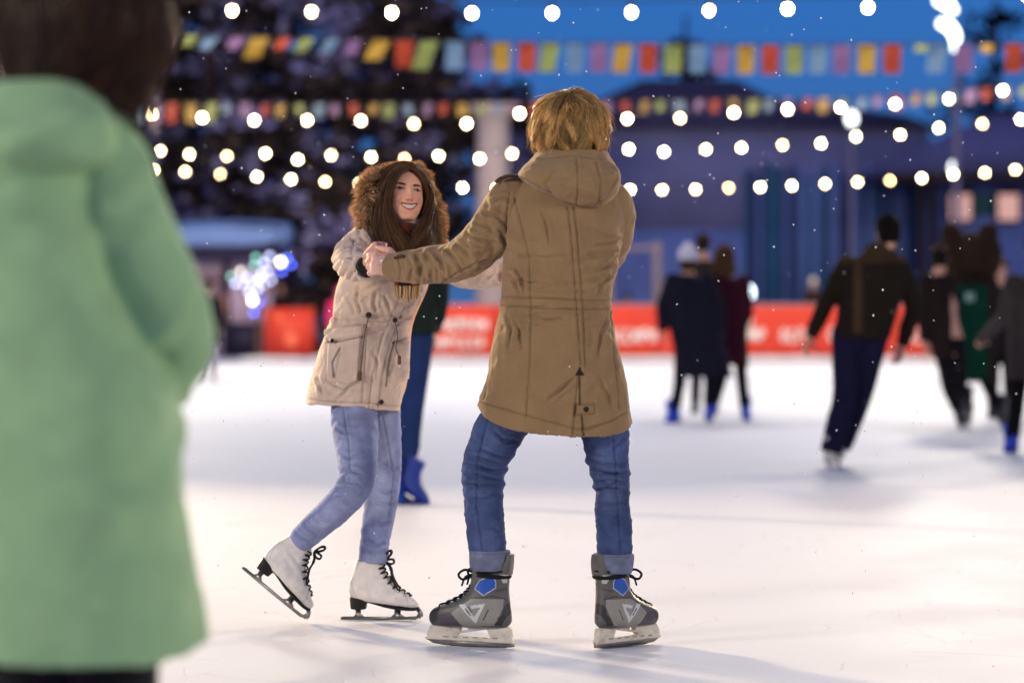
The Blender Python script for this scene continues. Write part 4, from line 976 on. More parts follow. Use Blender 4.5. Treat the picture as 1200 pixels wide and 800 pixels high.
    obj('hair', join([(cap[0], [cap[1]]), (sv, sf)]), M['hair'], root, np.vstack([np.tile(lin('#2c190d'), (len(cap[0]), 1)), strand_cols(cs, K, .9, 1.1)]))
    # ---- patterned scarf with a fringe
    t = np.linspace(0, 2 * math.pi, 25)
    nb = P(470, 276, 10.32)
    sc = [tube([nb + A(.10 * math.cos(x), .095 * math.sin(x) - .03, .012 * math.sin(x * 2) + k) for x in t], [(.030, .026)] * 25, ref=(0, 0, 1), sub=2, r0=False, r1=False) for k in (-.02, .02)]
    sc.append(loft([(P(476, 282, 10.20), A(.045, 0, 0), A(0, .022, 0)), (P(480, 300, 10.185), A(.05, 0, 0), A(0, .016, 0)), (P(479, 318, 10.175), A(.048, 0, 0), A(0, .012, 0)), (P(477, 336, 10.185), A(.045, 0, 0), A(0, .010, 0))], 5, 28, 2.6, Folds(rnd_folds(8, 0, .2, 3, .006, .012))))
    v, q = fuse(sc, .005, 2)
    k = np.sin(v[:, 0] * 95 + v[:, 2] * 40 + 2 * vnoise(v, 20, 3)); c = np.tile(lin('#3a1c16'), (len(v), 1)); c[k > .45] = lin('#5c1f16'); c[np.hypot(v[:, 0] - P(499, 0, 10.22)[0], v[:, 2] - P(0, 281, 10.22)[2]) + .008 * vnoise(v, 60, 9) < .026] = lin('#cf7a26'); c[np.hypot(v[:, 0] - P(436, 0, 10.22)[0], v[:, 2] - P(0, 268, 10.22)[2]) < .016] = lin('#c4501e')
    c[np.linalg.norm(v[:, [0, 2]] - pxz([(463, 335)], 10.18)[0], axis=1) < .012] = lin('#a32d33')
    sf_ = obj('scarf', (v, q), M['cloth'], root, c)
    fr_ = []; fc = []
    r = np.random.default_rng(8)
    for k in range(13):
        x = 464 + k * 2.35; col = [lin('#c99a3a'), lin('#a8722c'), lin('#d8c9a8'), lin('#6b4a2c'), lin('#d2a448')][k % 5]
        m = tube([P(x, 334, 10.18), P(x + r.uniform(-1, 1), 343, 10.175), P(x + r.uniform(-2, 2), 350 + r.uniform(-3, 4), 10.18)], [.003, .0028, .0022], nseg=8)
        fr_.append(m); fc.append(np.tile(col, (len(m[0]), 1)))
    obj('fringe', join(fr_), M['cloth'], sf_, np.vstack(fc))
    # ---- skates
    figure_skate(oS, dS, A(0, 0, 1), root, 1)
    figure_skate(oF, dF, uF, root, 7)
    return root
# ================================================================ the other people
def build_others():
    ex = lambda s: lin(s)
    # ---- the near woman in mint green, far out of focus at the left
    Y = 4.9
    px = dict(head=(102, 52), shL=(-50, 160), shR=(112, 168), elL=(-110, 330), wrL=(-80, 470), elR=(202, 370), wrR=(186, 440), hipL=(25, 520), hipR=(130, 520), knL=(35, 790), knR=(135, 790), anL=(40, 1040), anR=(150, 1040), toeL=(55, 1105), toeR=(175, 1105), neck=(88, 118))
    dy = dict(elL=.05, wrL=.25, elR=.02, wrR=.13, toeL=.15, toeR=.15, head=.03)
    root = None
    j = {k: P(v[0], v[1], Y + dy.get(k, 0)) for k, v in px.items()}
    j['hf'] = nrm(A(.55, .83, -.05)); j['hs'] = 1.02; j['lk'] = .9
    root = thing('person', 'dark-haired woman in a long mint green coat, close and blurred at the left edge', 'person', A(j['anR'][0], Y, 0))
    hands = simple_hand(j, 'L', .5) + hand_parts(j['wrR'], A(-.5, .4, -.75), A(-.7, -.3, -.3), 1, .5)
    obj('body', body_mesh(j, .007, 2, hands), M['skin'], root, ex('#d8a68e'))
    rows = [(750, -70, 243, .21), (740, -68, 242, .21), (700, -60, 233, .205), (600, -52, 216, .195), (520, -48, 211, .185), (450, -45, 202, .175), (380, -45, 168, .165), (300, -48, 140, .16), (220, -50, 128, .155), (170, -48, 132, .14), (140, -30, 118, .11), (118, 10, 110, .085), (104, 34, 108, .078)]
    tl = [(-.012, .022), (-.008, .018)] + [None] * 11
    fl = Folds(rnd_folds(16, .05, .9, 3, .014, .03, .12, .7))
    tor = coat_torso(rows, Y, rad(-12), .17, tilt=tl, disp=fl, nseg=80)
    sv = lambda sd: Folds(rnd_folds(14, .08, .62, sd, .012, .022, .05, .9))
    aR = tube([P(84, 152, Y), P(112, 180, Y - .01), P(140, 245, Y - .02), P(172, 312, Y - .01), P(201, 376, Y + .02), P(203, 415, Y + .06), P(184, 446, Y + .12)], [.070, .078, .076, .074, .072, .064, .052], disp=sv(4), nseg=44, r1=False, sub=7)
    aL = tube([j['shL'] + A(.03, 0, 0), j['shL'], (j['shL'] + j['elL']) / 2, j['elL'], j['wrL']], [.075, .082, .075, .068, .05], disp=sv(5), nseg=40, r1=False)
    v, q = fuse([tor, aR, aL], .006, 4)
    v = v + normals(v, q) * (fbm(v, 14, 3) * .004)[:, None]
    c = np.tile(ex('#95b787'), (len(v), 1)) * (1 + .05 * fbm(v, 6, 1))[:, None]
    coat = obj('coat', (v, q), M['cloth'], root, c)
    hr = [(P(62, 205, 4.80), A(.03, 0, 0), A(0, .04, 0)), (P(58, 185, 4.80), A(.10, .0, 0), A(0, .09, 0)), (P(46, 150, 4.82), A(.125, 0, 0), A(0, .115, 0)), (P(48, 120, 4.85), A(.105, 0, 0), A(0, .11, 0)), (P(56, 98, 4.88), A(.082, 0, 0), A(0, .10, 0)), (P(58, 102, 4.88), A(.065, 0, 0), A(0, .08, 0))]
    obj('hood', fuse([loft(hr, 5, 48, 2.2, Folds([(.06, 4.7, .9, .05, .02, .01), (.1, 4.2, .7, -.06, .02, .009)]))], .006, 3), M['cloth'], coat, ex('#95b787'))
    f, a, u = frame(j['hf']); hc = j['head']
    bm = fuse([ball(hc + u * .02 - f * .015, a * .132, f * .122, u * .124), ball(hc - u * .06 - f * .01, a * .088, f * .09, u * .10), ball(hc - a * .05 - u * .05, a * .05, f * .06, u * .10)], .006, 3)
    r = np.random.default_rng(3); N, K = 8000, 9
    ph0 = r.uniform(.1, 1.7, N); az = r.uniform(0, 6.283, N); t = np.linspace(0, 1, K); L = r.uniform(.12, .24, N)
    ph = ph0[:, None] + (L / .125)[:, None] * t; aa = az[:, None] + .25 * np.sin(t * 4 + np.round(az * 6)[:, None]) * t
    phc = np.minimum(ph, 1.75); ex_ = (ph - phc) * .085
    x, y, z = np.sin(phc) * np.cos(aa), np.sin(phc) * np.sin(aa), np.cos(phc)
    rr = 1 + r.normal(.0, .02, N)[:, None] + .05 * t
    pts = hc + u * .02 + a * (x * .154 * rr * (1 - .32 * np.clip(ex_ / .07, 0, 1)))[..., None] + f * (y * .135 * rr - .01)[..., None] + u * (z * .138 * rr - ex_)[..., None]
    pts = pts[~((y[:, -1] > .6) & (np.abs(x[:, -1]) < .7))]
    pal = np.array([ex('#3a241a'), ex('#4c3022'), ex('#241610'), ex('#5c3a20')]); cs = pal[r.integers(0, 4, len(pts))]
    sv_, sf_ = strand_mesh(pts, r.uniform(.0009, .0016, len(pts)), .3)
    obj('hair', join([(bm[0], [bm[1]]), (sv_, sf_)]), M['hair'], root, np.vstack([np.tile(ex('#170e0b'), (len(bm[0]), 1)), strand_cols(cs, K, .8, 1.1)]))
    tp = []
    for s in 'LR':
        tp.append(tube([j['hip'+s], j['hip'+s] * .5 + j['kn'+s] * .5, j['kn'+s], j['an'+s] + A(0, 0, .05)], [.10, .09, .072, .062], disp=Folds(rnd_folds(8, .3, .8, 9, .008, .02)), nseg=30, r1=False))
    obj('trousers', fuse(tp + [ball((j['hipL'] + j['hipR']) / 2, A(.15, 0, 0), A(0, .12, 0), A(0, 0, .1))], .008, 2), M['cloth'], root, ex('#17151a'))
    for s in 'LR': small_skate(j, s, root, ex('#e4e0da'))

    # ---- man in olive jacket gliding away at the right
    dk = dict(coat=ex('#211b14'), legs=ex('#1a1830'), hair=ex('#120d0b'), skate=ex('#cfc4b8'), hat=ex('#111'))
    def olive(v, n, c):
        lx = v[:, 0]; x0 = P(1003, 300, 20.9)[0]
        m = (np.abs(lx - x0 - (v[:, 2] - 1.3) * .02) < .028) & (v[:, 2] > .95) & (n[:, 1] < 0); c[m] = ex('#42331f')
        c[v[:, 2] > P(0, 308, 20.9)[2]] = ex('#3a2d1b'); return c
    dk['paint'] = olive
    def darks(coat, legs, hair, skate, hat='#222', skin=None):
        d = dict(coat=ex(coat), legs=ex(legs), hair=ex(hair), skate=ex(skate), hat=ex(hat))
        if skin: d['skin'] = ex(skin)
        return d
    person('man in olive brown jacket and navy trousers gliding away, leaning to one side', 20.9,
           dict(head=(1040, 272), neck=(1030, 296), shL=(992, 312), shR=(1054, 312), elL=(968, 356), wrL=(950, 394), elR=(1070, 360), wrR=(1058, 404), hipL=(992, 392), hipR=(1024, 394), knL=(990, 462), knR=(1008, 464), anL=(973, 534), anR=(984, 526), toeL=(972, 541), toeR=(983, 534)),
           None, dk, dy=dict(toeL=.17, toeR=.17, knR=.15, anR=.3, elL=.1, elR=.1, wrL=.15, wrR=.2), hair='short', coat_rows=[(398, 978, 1042, .16), (385, 978, 1046, .155), (365, 982, 1052, .15), (340, 984, 1060, .15), (320, 986, 1062, .14), (306, 996, 1056, .11), (297, 1010, 1050, .09), (284, 1019, 1054, .082)], hf=(-.1, 1, -.1), hs=1.05, sleeve=.062, leg=(.105, .085, .078), seed=3)
    # ---- the pair and their friend in the middle distance
    g = 'dark-dressed skaters at the middle of the rink'
    person('skater in white knitted hat and long navy coat beside a maroon coat', 30.,
           dict(head=(806, 303), neck=(806, 318), shL=(788, 328), shR=(828, 328), elL=(776, 358), wrL=(777, 388), elR=(842, 360), wrR=(846, 392), hipL=(800, 398), hipR=(822, 398), knL=(796, 450), knR=(832, 444), anL=(790, 484), anR=(831, 480), toeL=(781, 492), toeR=(829, 488)),
           None, darks('#1b1a26', '#15131a', '#3a2818', '#1f45c4', '#cfc9d6'), g, dict(toeL=.1, toeR=.2), coat_rows=[(442, 796, 860, .20), (434, 794, 857, .20), (408, 789, 851, .18), (380, 784, 844, .16), (350, 780, 838, .155), (332, 783, 831, .13), (322, 794, 818, .08)], hf=(.1, 1, 0), sleeve=.062, seed=5)
    person('skater in maroon coat with brown fur hood beside the white hat', 30.6,
           dict(head=(848, 305), neck=(850, 320), shL=(836, 330), shR=(870, 330), elL=(842, 362), wrL=(852, 394), elR=(876, 362), wrR=(868, 396), hipL=(850, 398), hipR=(866, 398), knL=(846, 440), knR=(869, 440), anL=(836, 476), anR=(873, 480), toeL=(834, 483), toeR=(877, 488)),
           None, darks('#3a1420', '#15131a', '#2a1a10', '#1f45c4', '#4a3220'), g, dict(toeL=.2, toeR=.1), hair='hood', coat_rows=[(428, 838, 878, .18), (420, 838, 877, .18), (390, 836, 876, .16), (355, 832, 876, .15), (335, 834, 872, .12), (325, 842, 862, .08)], hf=(-.1, 1, 0), sleeve=.06, seed=6)
    person('tall dark-haired skater seen just over the white hat and the fur hood', 33.,
           dict(head=(824, 286), neck=(825, 303), shL=(806, 312), shR=(846, 312), elL=(800, 345), wrL=(806, 378), elR=(852, 345), wrR=(846, 378), hipL=(816, 385), hipR=(836, 385), knL=(816, 432), knR=(836, 432), anL=(815, 474), anR=(837, 474), toeL=(813, 482), toeR=(839, 482)),
           None, darks('#2d2620', '#19171c', '#2b1d14', '#20242c'), g, dict(toeL=.15, toeR=.15), hair='short', coat_rows=[(402, 803, 849, .15), (370, 804, 848, .14), (335, 804, 848, .14), (316, 806, 846, .12), (305, 818, 834, .07)], hf=(.2, 1, 0), sleeve=.06, seed=7)
    # ---- right group
    g = 'skaters bunched at the right edge'
    def bib(v, n, c):
        x, z = v[:, 0], v[:, 2]; p = P(1119, 338, 29)[0]; p2 = P(1155, 338, 29)[0]
        m = (x > p) & (x < p2) & (z < P(0, 334, 29)[2]) & (n[:, 1] < .2); c[m] = ex('#0b3a28')
        w = (np.abs(x - P(1134, 0, 29)[0]) < .055) & (np.abs(z - P(0, 348, 29)[2]) < .045) & (n[:, 1] < 0)
        st = (np.abs(np.abs(x - P(1134, 0, 29)[0]) - .030) < .012) | (np.abs(x - P(1134, 0, 29)[0]) < .010); c[w & st] = ex('#9db8a8'); return c
    d = darks('#2a2019', '#191619', '#211711', '#2a2522', '#35271c'); d['paint'] = bib
    r_, j = person('skater in brown fur hood with ears and dark green numbered bib', 29.,
           dict(head=(1136, 296), neck=(1134, 318), shL=(1104, 330), shR=(1158, 330), elL=(1088, 366), wrL=(1088, 402), elR=(1172, 362), wrR=(1160, 396), hipL=(1120, 412), hipR=(1146, 412), knL=(1124, 458), knR=(1158, 452), anL=(1134, 482), anR=(1172, 480), toeL=(1134, 490), toeR=(1180, 490)),
           P(1134, 498, 29) * A(1, 1, 0), d, g, dict(toeL=.15, toeR=.15), hair='hood', coat_rows=[(448, 1106, 1166, .17), (430, 1103, 1166, .17), (400, 1100, 1167, .16), (365, 1096, 1170, .16), (340, 1096, 1170, .15), (328, 1104, 1162, .12), (318, 1122, 1148, .08)], hf=(0, 1, -.1), hs=1.15, sleeve=.07, seed=9)
    for x, y, w_, d_, h_, nm in ((1114, 273, .10, .07, .10, 'hood_ear'), (1158, 273, .10, .07, .10, 'hood_ear'), (1118, 300, .17, .14, .25, 'fur_flap'), (1154, 300, .17, .14, .25, 'fur_flap')):
        m = fuse([ball(P(x, y, 29.03), A(w_, 0, 0), A(0, d_, 0), A(0, 0, h_), 12)], .012, 2); m = (m[0] + normals(*m) * (fbm(m[0], 40, 2) * .012)[:, None], m[1])
        obj(nm, m, M['bg'], r_, ex('#32241a'))
    person('skater in grey coat and blue skates, arm across the green bib', 23.3,
           dict(head=(1214, 292), neck=(1212, 315), shL=(1188, 332), shR=(1236, 332), elL=(1176, 372), wrL=(1150, 398), elR=(1246, 376), wrR=(1240, 418), hipL=(1196, 418), hipR=(1222, 418), knL=(1192, 470), knR=(1222, 470), anL=(1186, 516), anR=(1226, 512), toeL=(1180, 526), toeR=(1226, 524)),
           None, darks('#37302d', '#120f10', '#2a1c14', '#1c3fb4', '#403a44'), g, dict(wrL=2.2, elL=.9, toeL=.1, toeR=.15), coat_rows=[(446, 1180, 1240, .17), (430, 1180, 1240, .165), (390, 1181, 1240, .155), (350, 1182, 1240, .15), (334, 1188, 1234, .12), (322, 1202, 1222, .07)], hf=(0, 1, 0), sleeve=.06, seed=10)
    person('dark brown-coated skater half behind the eared hood, arm hanging at its left', 28.2,
           dict(head=(1102, 302), neck=(1101, 318), shL=(1086, 328), shR=(1112, 328), elL=(1081, 364), wrL=(1084, 400), elR=(1113, 362), wrR=(1112, 394), hipL=(1104, 408), hipR=(1122, 408), knL=(1112, 456), knR=(1126, 450), anL=(1124, 484), anR=(1134, 470), toeL=(1128, 492), toeR=(1138, 478)),
           P(1118, 500, 28.2) * A(1, 1, 0), darks('#241b16', '#171417', '#1d140f', '#26221f'), g, dict(toeL=.15, toeR=.2, anR=.4), hair='short', coat_rows=[(420, 1094, 1118, .15), (390, 1088, 1116, .15), (350, 1084, 1115, .14), (335, 1086, 1112, .12), (322, 1094, 1108, .07)], hf=(.2, 1, 0), sleeve=.06, seed=14)
    person('dark-coated skater looking back between the eared hood and the grey coat', 31.5,
           dict(head=(1172, 314), neck=(1172, 330), shL=(1156, 340), shR=(1190, 340), elL=(1152, 368), wrL=(1156, 396), elR=(1194, 368), wrR=(1190, 396), hipL=(1164, 400), hipR=(1182, 400), knL=(1164, 445), knR=(1182, 445), anL=(1163, 480), anR=(1184, 480), toeL=(1161, 487), toeR=(1186, 487)),
           None, darks('#1f1a1c', '#161316', '#221710', '#26262a'), g, dict(toeL=-.1, toeR=-.1), hair='short', coat_rows=[(415, 1154, 1192, .15), (380, 1155, 1191, .14), (345, 1155, 1191, .13), (335, 1164, 1182, .07)], hf=(-.5, -.9, 0), sleeve=.055, seed=11)
    # ---- skater behind the girl
    person('skater in dark green jacket, blue jeans and blue skates behind the laughing woman', 16.85,
           dict(head=(486, 262), neck=(486, 292), shL=(462, 308), shR=(506, 308), elL=(452, 346), wrL=(452, 384), elR=(514, 348), wrR=(508, 386), hipL=(472, 402), hipR=(490, 402), knL=(464, 486), knR=(482, 486), anL=(458, 562), anR=(475, 560), toeL=(468, 574), toeR=(500, 577)),
           None, darks('#1c2620', '#22345e', '#2a1c14', '#17338c', '#20242c'), None, dict(toeL=-.10, toeR=-.04, hipL=.1), hair='short', coat_rows=[(392, 458, 512, .15), (370, 458, 514, .15), (335, 457, 516, .145), (314, 460, 510, .12), (300, 474, 498, .07)], hf=(.3, -1, 0), sleeve=.062, leg=(.088, .066, .05), seed=12, vox=.010)
    # ---- people farther off
    def far(label, x, feet, Y, coat, legs, hair, hat, kind, grp=None, skate='#222228', h=1.7, hf=(0, -1, 0), sk='#d9a890'):
        s = FPX / Y; yb = HOR + CAMZ * s
        q = lambda dx, z: (x + dx * s, yb - z * s)
        k = h / 1.72
        jj = dict(head=q(.0, 1.60 * k), neck=q(0, 1.45 * k), shL=q(-.18, 1.38 * k), shR=q(.18, 1.38 * k), elL=q(-.24, 1.12 * k), wrL=q(-.22, .88 * k), elR=q(.24, 1.12 * k), wrR=q(.22, .88 * k), hipL=q(-.09, .92 * k), hipR=q(.09, .92 * k), knL=q(-.10, .50 * k), knR=q(.10, .50 * k), anL=q(-.10, .12), anR=q(.10, .12), toeL=q(-.12, .05), toeR=q(.12, .05))
        cr_ = [(q(0, .62)[1], q(-.24, 0)[0], q(.24, 0)[0], .17), (q(0, .9)[1], q(-.22, 0)[0], q(.22, 0)[0], .16), (q(0, 1.2)[1], q(-.22, 0)[0], q(.22, 0)[0], .15), (q(0, 1.38 * k)[1], q(-.18, 0)[0], q(.18, 0)[0], .12), (q(0, 1.46 * k)[1], q(-.08, 0)[0], q(.08, 0)[0], .07)]
        return person(label, Y, jj, None, darks(coat, legs, hair, skate, hat, sk), grp, dict(toeL=-.15 * np.sign(-hf[1]), toeR=-.15 * np.sign(-hf[1])), vox=.016, skates=(True, True), hair=kind, coat_rows=cr_, hf=hf, sleeve=.06, seed=int(x))
    far('person in dark coat half hidden behind the mint green coat', 243, 445, 51, '#191820', '#9a8fae', '#1a1210', '#222', 'short', hf=(.3, 1, 0))
    far('person in bright pink jacket behind the laughing woman', 399, 0, 62, '#c22a5c', '#22222c', '#2a1a14', '#a02850', 'hat')
    gs = 'spectators behind the boards'
    far('spectator in cream bobble hat and brown coat behind the orange banners', 953, 0, 79.5, '#3a2620', '#1c1a20', '#3a2418', '#fff0d8', 'hat', gs, h=2.15)
    far('dark-dressed spectator behind the boards beside the fairy lights', 330, 0, 80, '#1c1718', '#1a181c', '#1a1210', '#2a2228', 'short', gs, h=2.0, sk='#b8805c')
    far('short dark spectator behind the boards by the tan parka', 736, 0, 80, '#1e1a1c', '#1a181c', '#20160f', '#1c181c', 'hat', gs, h=1.72, sk='#b08068')
    far('spectator in tan hat behind the boards left of the white knitted hat', 775, 0, 80.5, '#4a3424', '#1a181c', '#20160f', '#a8805c', 'hat', gs, h=2.0)
# ================================================================ the place
def ice_mat():
    m, nt, out = new_mat('ice'); N, L = nt.nodes.new, nt.links.new
    b = N('ShaderNodeBsdfPrincipled'); tc = N('ShaderNodeTexCoord')
    def noise(scale, det=4, vec=None, dist=0.):
        n = N('ShaderNodeTexNoise'); n.inputs['Scale'].default_value = scale; n.inputs['Detail'].default_value = det; n.inputs['Distortion'].default_value = dist
        L(vec or tc.outputs['Object'], n.inputs['Vector']); return n.outputs['Fac']
    def mapv(sx, sy, rz=0.):
        p = N('ShaderNodeMapping'); p.inputs['Scale'].default_value = (sx, sy, 1); p.inputs['Rotation'].default_value = (0, 0, rz); L(tc.outputs['Object'], p.inputs['Vector']); return p.outputs[0]
    def ramp(x, a, b_):
        r = N('ShaderNodeMapRange'); r.inputs['From Min'].default_value = a; r.inputs['From Max'].default_value = b_; L(x, r.inputs['Value']); return r.outputs[0]
    def mth(op, x, y):
        k = N('ShaderNodeMath'); k.operation = op
        for i, z in enumerate((x, y)):
            if isinstance(z, (int, float)): k.inputs[i].default_value = z
            else: L(z, k.inputs[i])
        return k.outputs[0]
    # skate scratches: thin bent lines in several directions, only here and there
    lines = None
    for k, (sc, rot) in enumerate(((2.2, .2), (3.1, 1.3), (2.6, 2.2), (4.0, .8), (3.3, 2.8))):
        w = N('ShaderNodeTexVoronoi'); w.feature = 'DISTANCE_TO_EDGE'; w.inputs['Scale'].default_value = sc
        mp = N('ShaderNodeMapping'); mp.inputs['Rotation'].default_value = (0, 0, rot); mp.inputs['Scale'].default_value = (1, .22, 1); mp.inputs['Location'].default_value = (k * 3.1, k * 7.7, 0)
        nz = N('ShaderNodeTexNoise'); nz.inputs['Scale'].default_value = .7; L(tc.outputs['Object'], nz.inputs['Vector'])
        ad = N('ShaderNodeVectorMath'); ad.operation = 'MULTIPLY_ADD'; ad.inputs[1].default_value = (1.6, 1.6, 0); L(nz.outputs['Color'], ad.inputs[0]); L(tc.outputs['Object'], ad.inputs[2])
        L(ad.outputs[0], mp.inputs['Vector']); L(mp.outputs[0], w.inputs['Vector'])
        ln = ramp(w.outputs['Distance'], .010, .002)
        ms = ramp(noise(1.1 + .3 * k, 3, mapv(1, 1, k)), .54, .68)
        e = mth('MULTIPLY', ln, ms); lines = e if lines is None else mth('MAXIMUM', lines, e)
    snow = ramp(noise(1.6, 8, mapv(1, .6)), .45, .75)
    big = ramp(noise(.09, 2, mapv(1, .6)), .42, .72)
    c1 = N('ShaderNodeMix'); c1.data_type = 'RGBA'; c1.inputs[6].default_value = rgba(lin('#d2d4dc')); c1.inputs[7].default_value = rgba(lin('#c4c6da')); L(big, c1.inputs[0])  # broad bluish tint paints coloured lamp light into the ice colour
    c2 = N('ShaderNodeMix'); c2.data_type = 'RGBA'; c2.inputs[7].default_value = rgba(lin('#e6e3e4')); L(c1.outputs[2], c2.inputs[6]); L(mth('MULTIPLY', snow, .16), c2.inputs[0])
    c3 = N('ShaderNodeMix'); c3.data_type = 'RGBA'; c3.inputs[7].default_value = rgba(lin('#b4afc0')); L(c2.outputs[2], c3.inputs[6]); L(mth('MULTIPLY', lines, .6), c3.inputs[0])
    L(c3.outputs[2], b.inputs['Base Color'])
    rg = N('ShaderNodeMapRange'); rg.inputs['To Min'].default_value = .46; rg.inputs['To Max'].default_value = .58; L(snow, rg.inputs['Value']); L(rg.outputs[0], b.inputs['Roughness'])
    b.inputs['Specular IOR Level'].default_value = .2
    h = mth('ADD', mth('MULTIPLY', noise(22, 5), .25), mth('MULTIPLY', lines, -.5))
    bp = N('ShaderNodeBump'); bp.inputs['Strength'].default_value = .35; bp.inputs['Distance'].default_value = .006; L(h, bp.inputs['Height']); L(bp.outputs[0], b.inputs['Normal'])
    L(b.outputs[0], out.inputs[0]); return m

def sheet(name, x0, x1, y0, y1, z, mat):
    o = obj(name, (A((x0, y0, 0), (x1, y0, 0), (x1, y1, 0), (x0, y1, 0)), [np.array([[0, 1, 2, 3]])]), mat, None, sm=False, base=(0, 0, 0))
    o.location.z = z; return tag(o, kind='structure')

FLAGC = ['#c9a23c', '#c24e2e', '#a0ab60', '#7c9cba', '#98709f']
def build_place():
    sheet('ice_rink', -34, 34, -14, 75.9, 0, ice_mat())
    sheet('snowy_ground', -1500, 1500, -400, 2500, -.012, pbr('ground_snow', lin('#b9b6c4'), rough=.9, var=.15, nscale=.6, bump=.4, bscale=3))
    rng = np.random.default_rng(4)
    # snow crumbs shaved off the ice
    cv = []
    for k in range(60):
        y = rng.uniform(8.6, 14); x = rng.uniform(-1.8, 1.8) * y / 9.5; s = rng.uniform(.001, .003) * (1.6 if rng.random() < .1 else 1)
        cv.append(ball((x, y, s * .4), A(s * rng.uniform(.7, 1.8), s * .3, 0), A(0, s, 0), A(0, 0, s * .6), 4))
    tag(obj('snow_crumbs', join(cv), pbr('crumbs', lin('#f2eff0'), rough=.8), None, base=(0, 0, 0)), kind='stuff')
    # ---- boards with orange banners
    YB = 76.
    om = pbr('banner_fabric', lin('#d83e28'), rough=.6, var=.10, nscale=1.2, bump=.15, bscale=4); wm = pbr('banner_white', lin('#f0e2dc'), rough=.6); gm = pbr('board_grey', lin('#8a8a94'), rough=.5); bm_ = pbr('board_wood', lin('#6a4a34'), rough=.8)
    def strokes(x0, x1, y0, y1, seed):
        """loose white brush lettering, too far out of focus to be read"""
        r = np.random.default_rng(seed); out = []; x = x0; h = y1 - y0
        while x < x1 - 6:
            w = r.uniform(7, 11); yy = YB - .075
            k = r.integers(0, 4); c = lambda u, v: P(x + u * w, y0 + v * h, yy)
            pts = ([c(0, .9), c(.1, .2), c(.5, .1), c(.6, .5), c(.1, .55)], [c(.6, .2), c(.2, .2), c(.05, .6), (c(.3, .95)), c(.65, .8)], [c(0, .2), c(.05, .9), c(.35, .3), c(.6, .9), c(.65, .2)], [c(0, .5), c(.3, .1), c(.6, .5), c(.3, .9), c(0, .5)])[k]
            out.append(tube(pts, [.035] * len(pts), ref=(0, 1, 0), nseg=8, sub=3)); x += w
        return join(out)
    boards = thing('rink_boards', 'rink boards hung with orange banners with white lettering across the far side', 'rink barrier', A(P(760, 0, YB)[0], YB, 0))
    xs = list(range(488, 1240, 94)); zt = P(0, 358, YB)[2]
    let = {0: [(520, 578, 372, 388), (506, 574, 394, 408)], 2: [(712, 768, 384, 402)], 4: [(874, 884, 364, 402), (866, 898, 384, 400)], 5: [(916, 944, 384, 402), (972, 992, 382, 400)], 3: [(790, 840, 386, 402)], 6: [(1060, 1120, 384, 402)], 7: [(1150, 1200, 384, 402)]}
    for i, x in enumerate(xs):
        xa, xb = P(x, 0, YB)[0], P(x + 93, 0, YB)[0]
        n = 24; gx = np.linspace(xa, xb, n)
        v = []; z0 = .12
        for zz in np.linspace(z0, zt, 8):
            for q in gx: v.append((q, YB - .03 + .018 * math.sin(q * 6 + zz * 3) * (1 if 0.15 < zz < zt - .05 else 0), zz))
        v = A(*v); v2 = v + A(0, .02, 0); nn = n * 8
        ii = np.array([[r * n + c, r * n + c + 1, (r + 1) * n + c + 1, (r + 1) * n + c] for r in range(7) for c in range(n - 1)])
        edge = [k for k in range(n)] + [r * n + n - 1 for r in range(1, 8)] + [7 * n + c for c in range(n - 2, -1, -1)] + [r * n for r in range(6, 0, -1)]
        e = np.array(edge); e2 = np.roll(e, -1)
        b = obj('banner', (np.vstack([v, v2]), [ii, ii[:, ::-1] + nn, np.stack([e2, e, e + nn, e2 + nn], -1)]), om, boards)
        for k, (a_, b_, c_, d_) in enumerate(let.get(i, [])): obj('lettering', strokes(a_, b_, c_, d_, i * 7 + k), wm, b)
        obj('board', abox(xa, xb, YB + .01, YB + .05, .0, zt - .03), gm, boards, sm=False)
        obj('post', abox(xa - .04, xa + .04, YB + .05, YB + .13, 0, zt + .02), gm, boards, sm=False)
    obj('kick_board', abox(P(488, 0, YB)[0], P(1240, 0, YB)[0], YB - .06, YB + .008, .0, .115), pbr('kick', lin('#c9b9b4'), rough=.6), boards, sm=False)
    obj('top_rail', join([tube([A(P(488, 0, YB)[0], YB + .03, zt + .02), A(P(1240, 0, YB)[0], YB + .03, zt + .02)], [.035, .035], nseg=10)]), gm, boards)
    lb = thing('banner_board', 'short orange banner board between the kiosk and the rink boards', 'rink barrier', A(P(339, 0, YB)[0], YB, 0))
    xa, xb = P(310, 0, YB)[0], P(368, 0, YB)[0]
    b = obj('banner', abox(xa, xb, YB - .02, YB + .02, .10, zt - .06), om, lb, sm=False)
    for (x, y, r_) in ((341, 398, .17), (327, 372, .10), (336, 385, .06)): obj('emblem', ball(P(x, y, YB - .03), A(r_, 0, 0), A(0, .012, 0), A(0, 0, r_), 10), pbr('emblem', lin('#f0704c'), rough=.6), b)
    for x in (xa, xb - .08): obj('post', abox(x, x + .08, YB + .022, YB + .10, 0, zt), bm_, lb, sm=False)
    # snow swept up against the boards
    sn = []
    for k in range(70):
        x = rng.uniform(P(300, 0, YB)[0], P(1230, 0, YB)[0]); s = rng.uniform(.25, .8)
        sn.append(ball((x, YB - rng.uniform(.1, .5), .0), A(s, 0, 0), A(0, s * .45, 0), A(0, 0, rng.uniform(.04, .14)), 7))
    tag(obj('snow_bank', join(sn), pbr('bank', lin('#e2dfe2'), rough=.9, bump=.3, bscale=20), None, base=(0, YB, 0)), kind='stuff')

    # ---- kiosk at the left, with blue-tinted snow on its roof
    YK = 84.
    kx = lambda x: P(x, 0, YK)[0]; kz = lambda y: P(0, y + 6, YK)[2]
    ki = thing('kiosk', 'small pale lilac kiosk with a snow covered roof, behind the rink at the left', 'kiosk', A(kx(255), YK, 0))
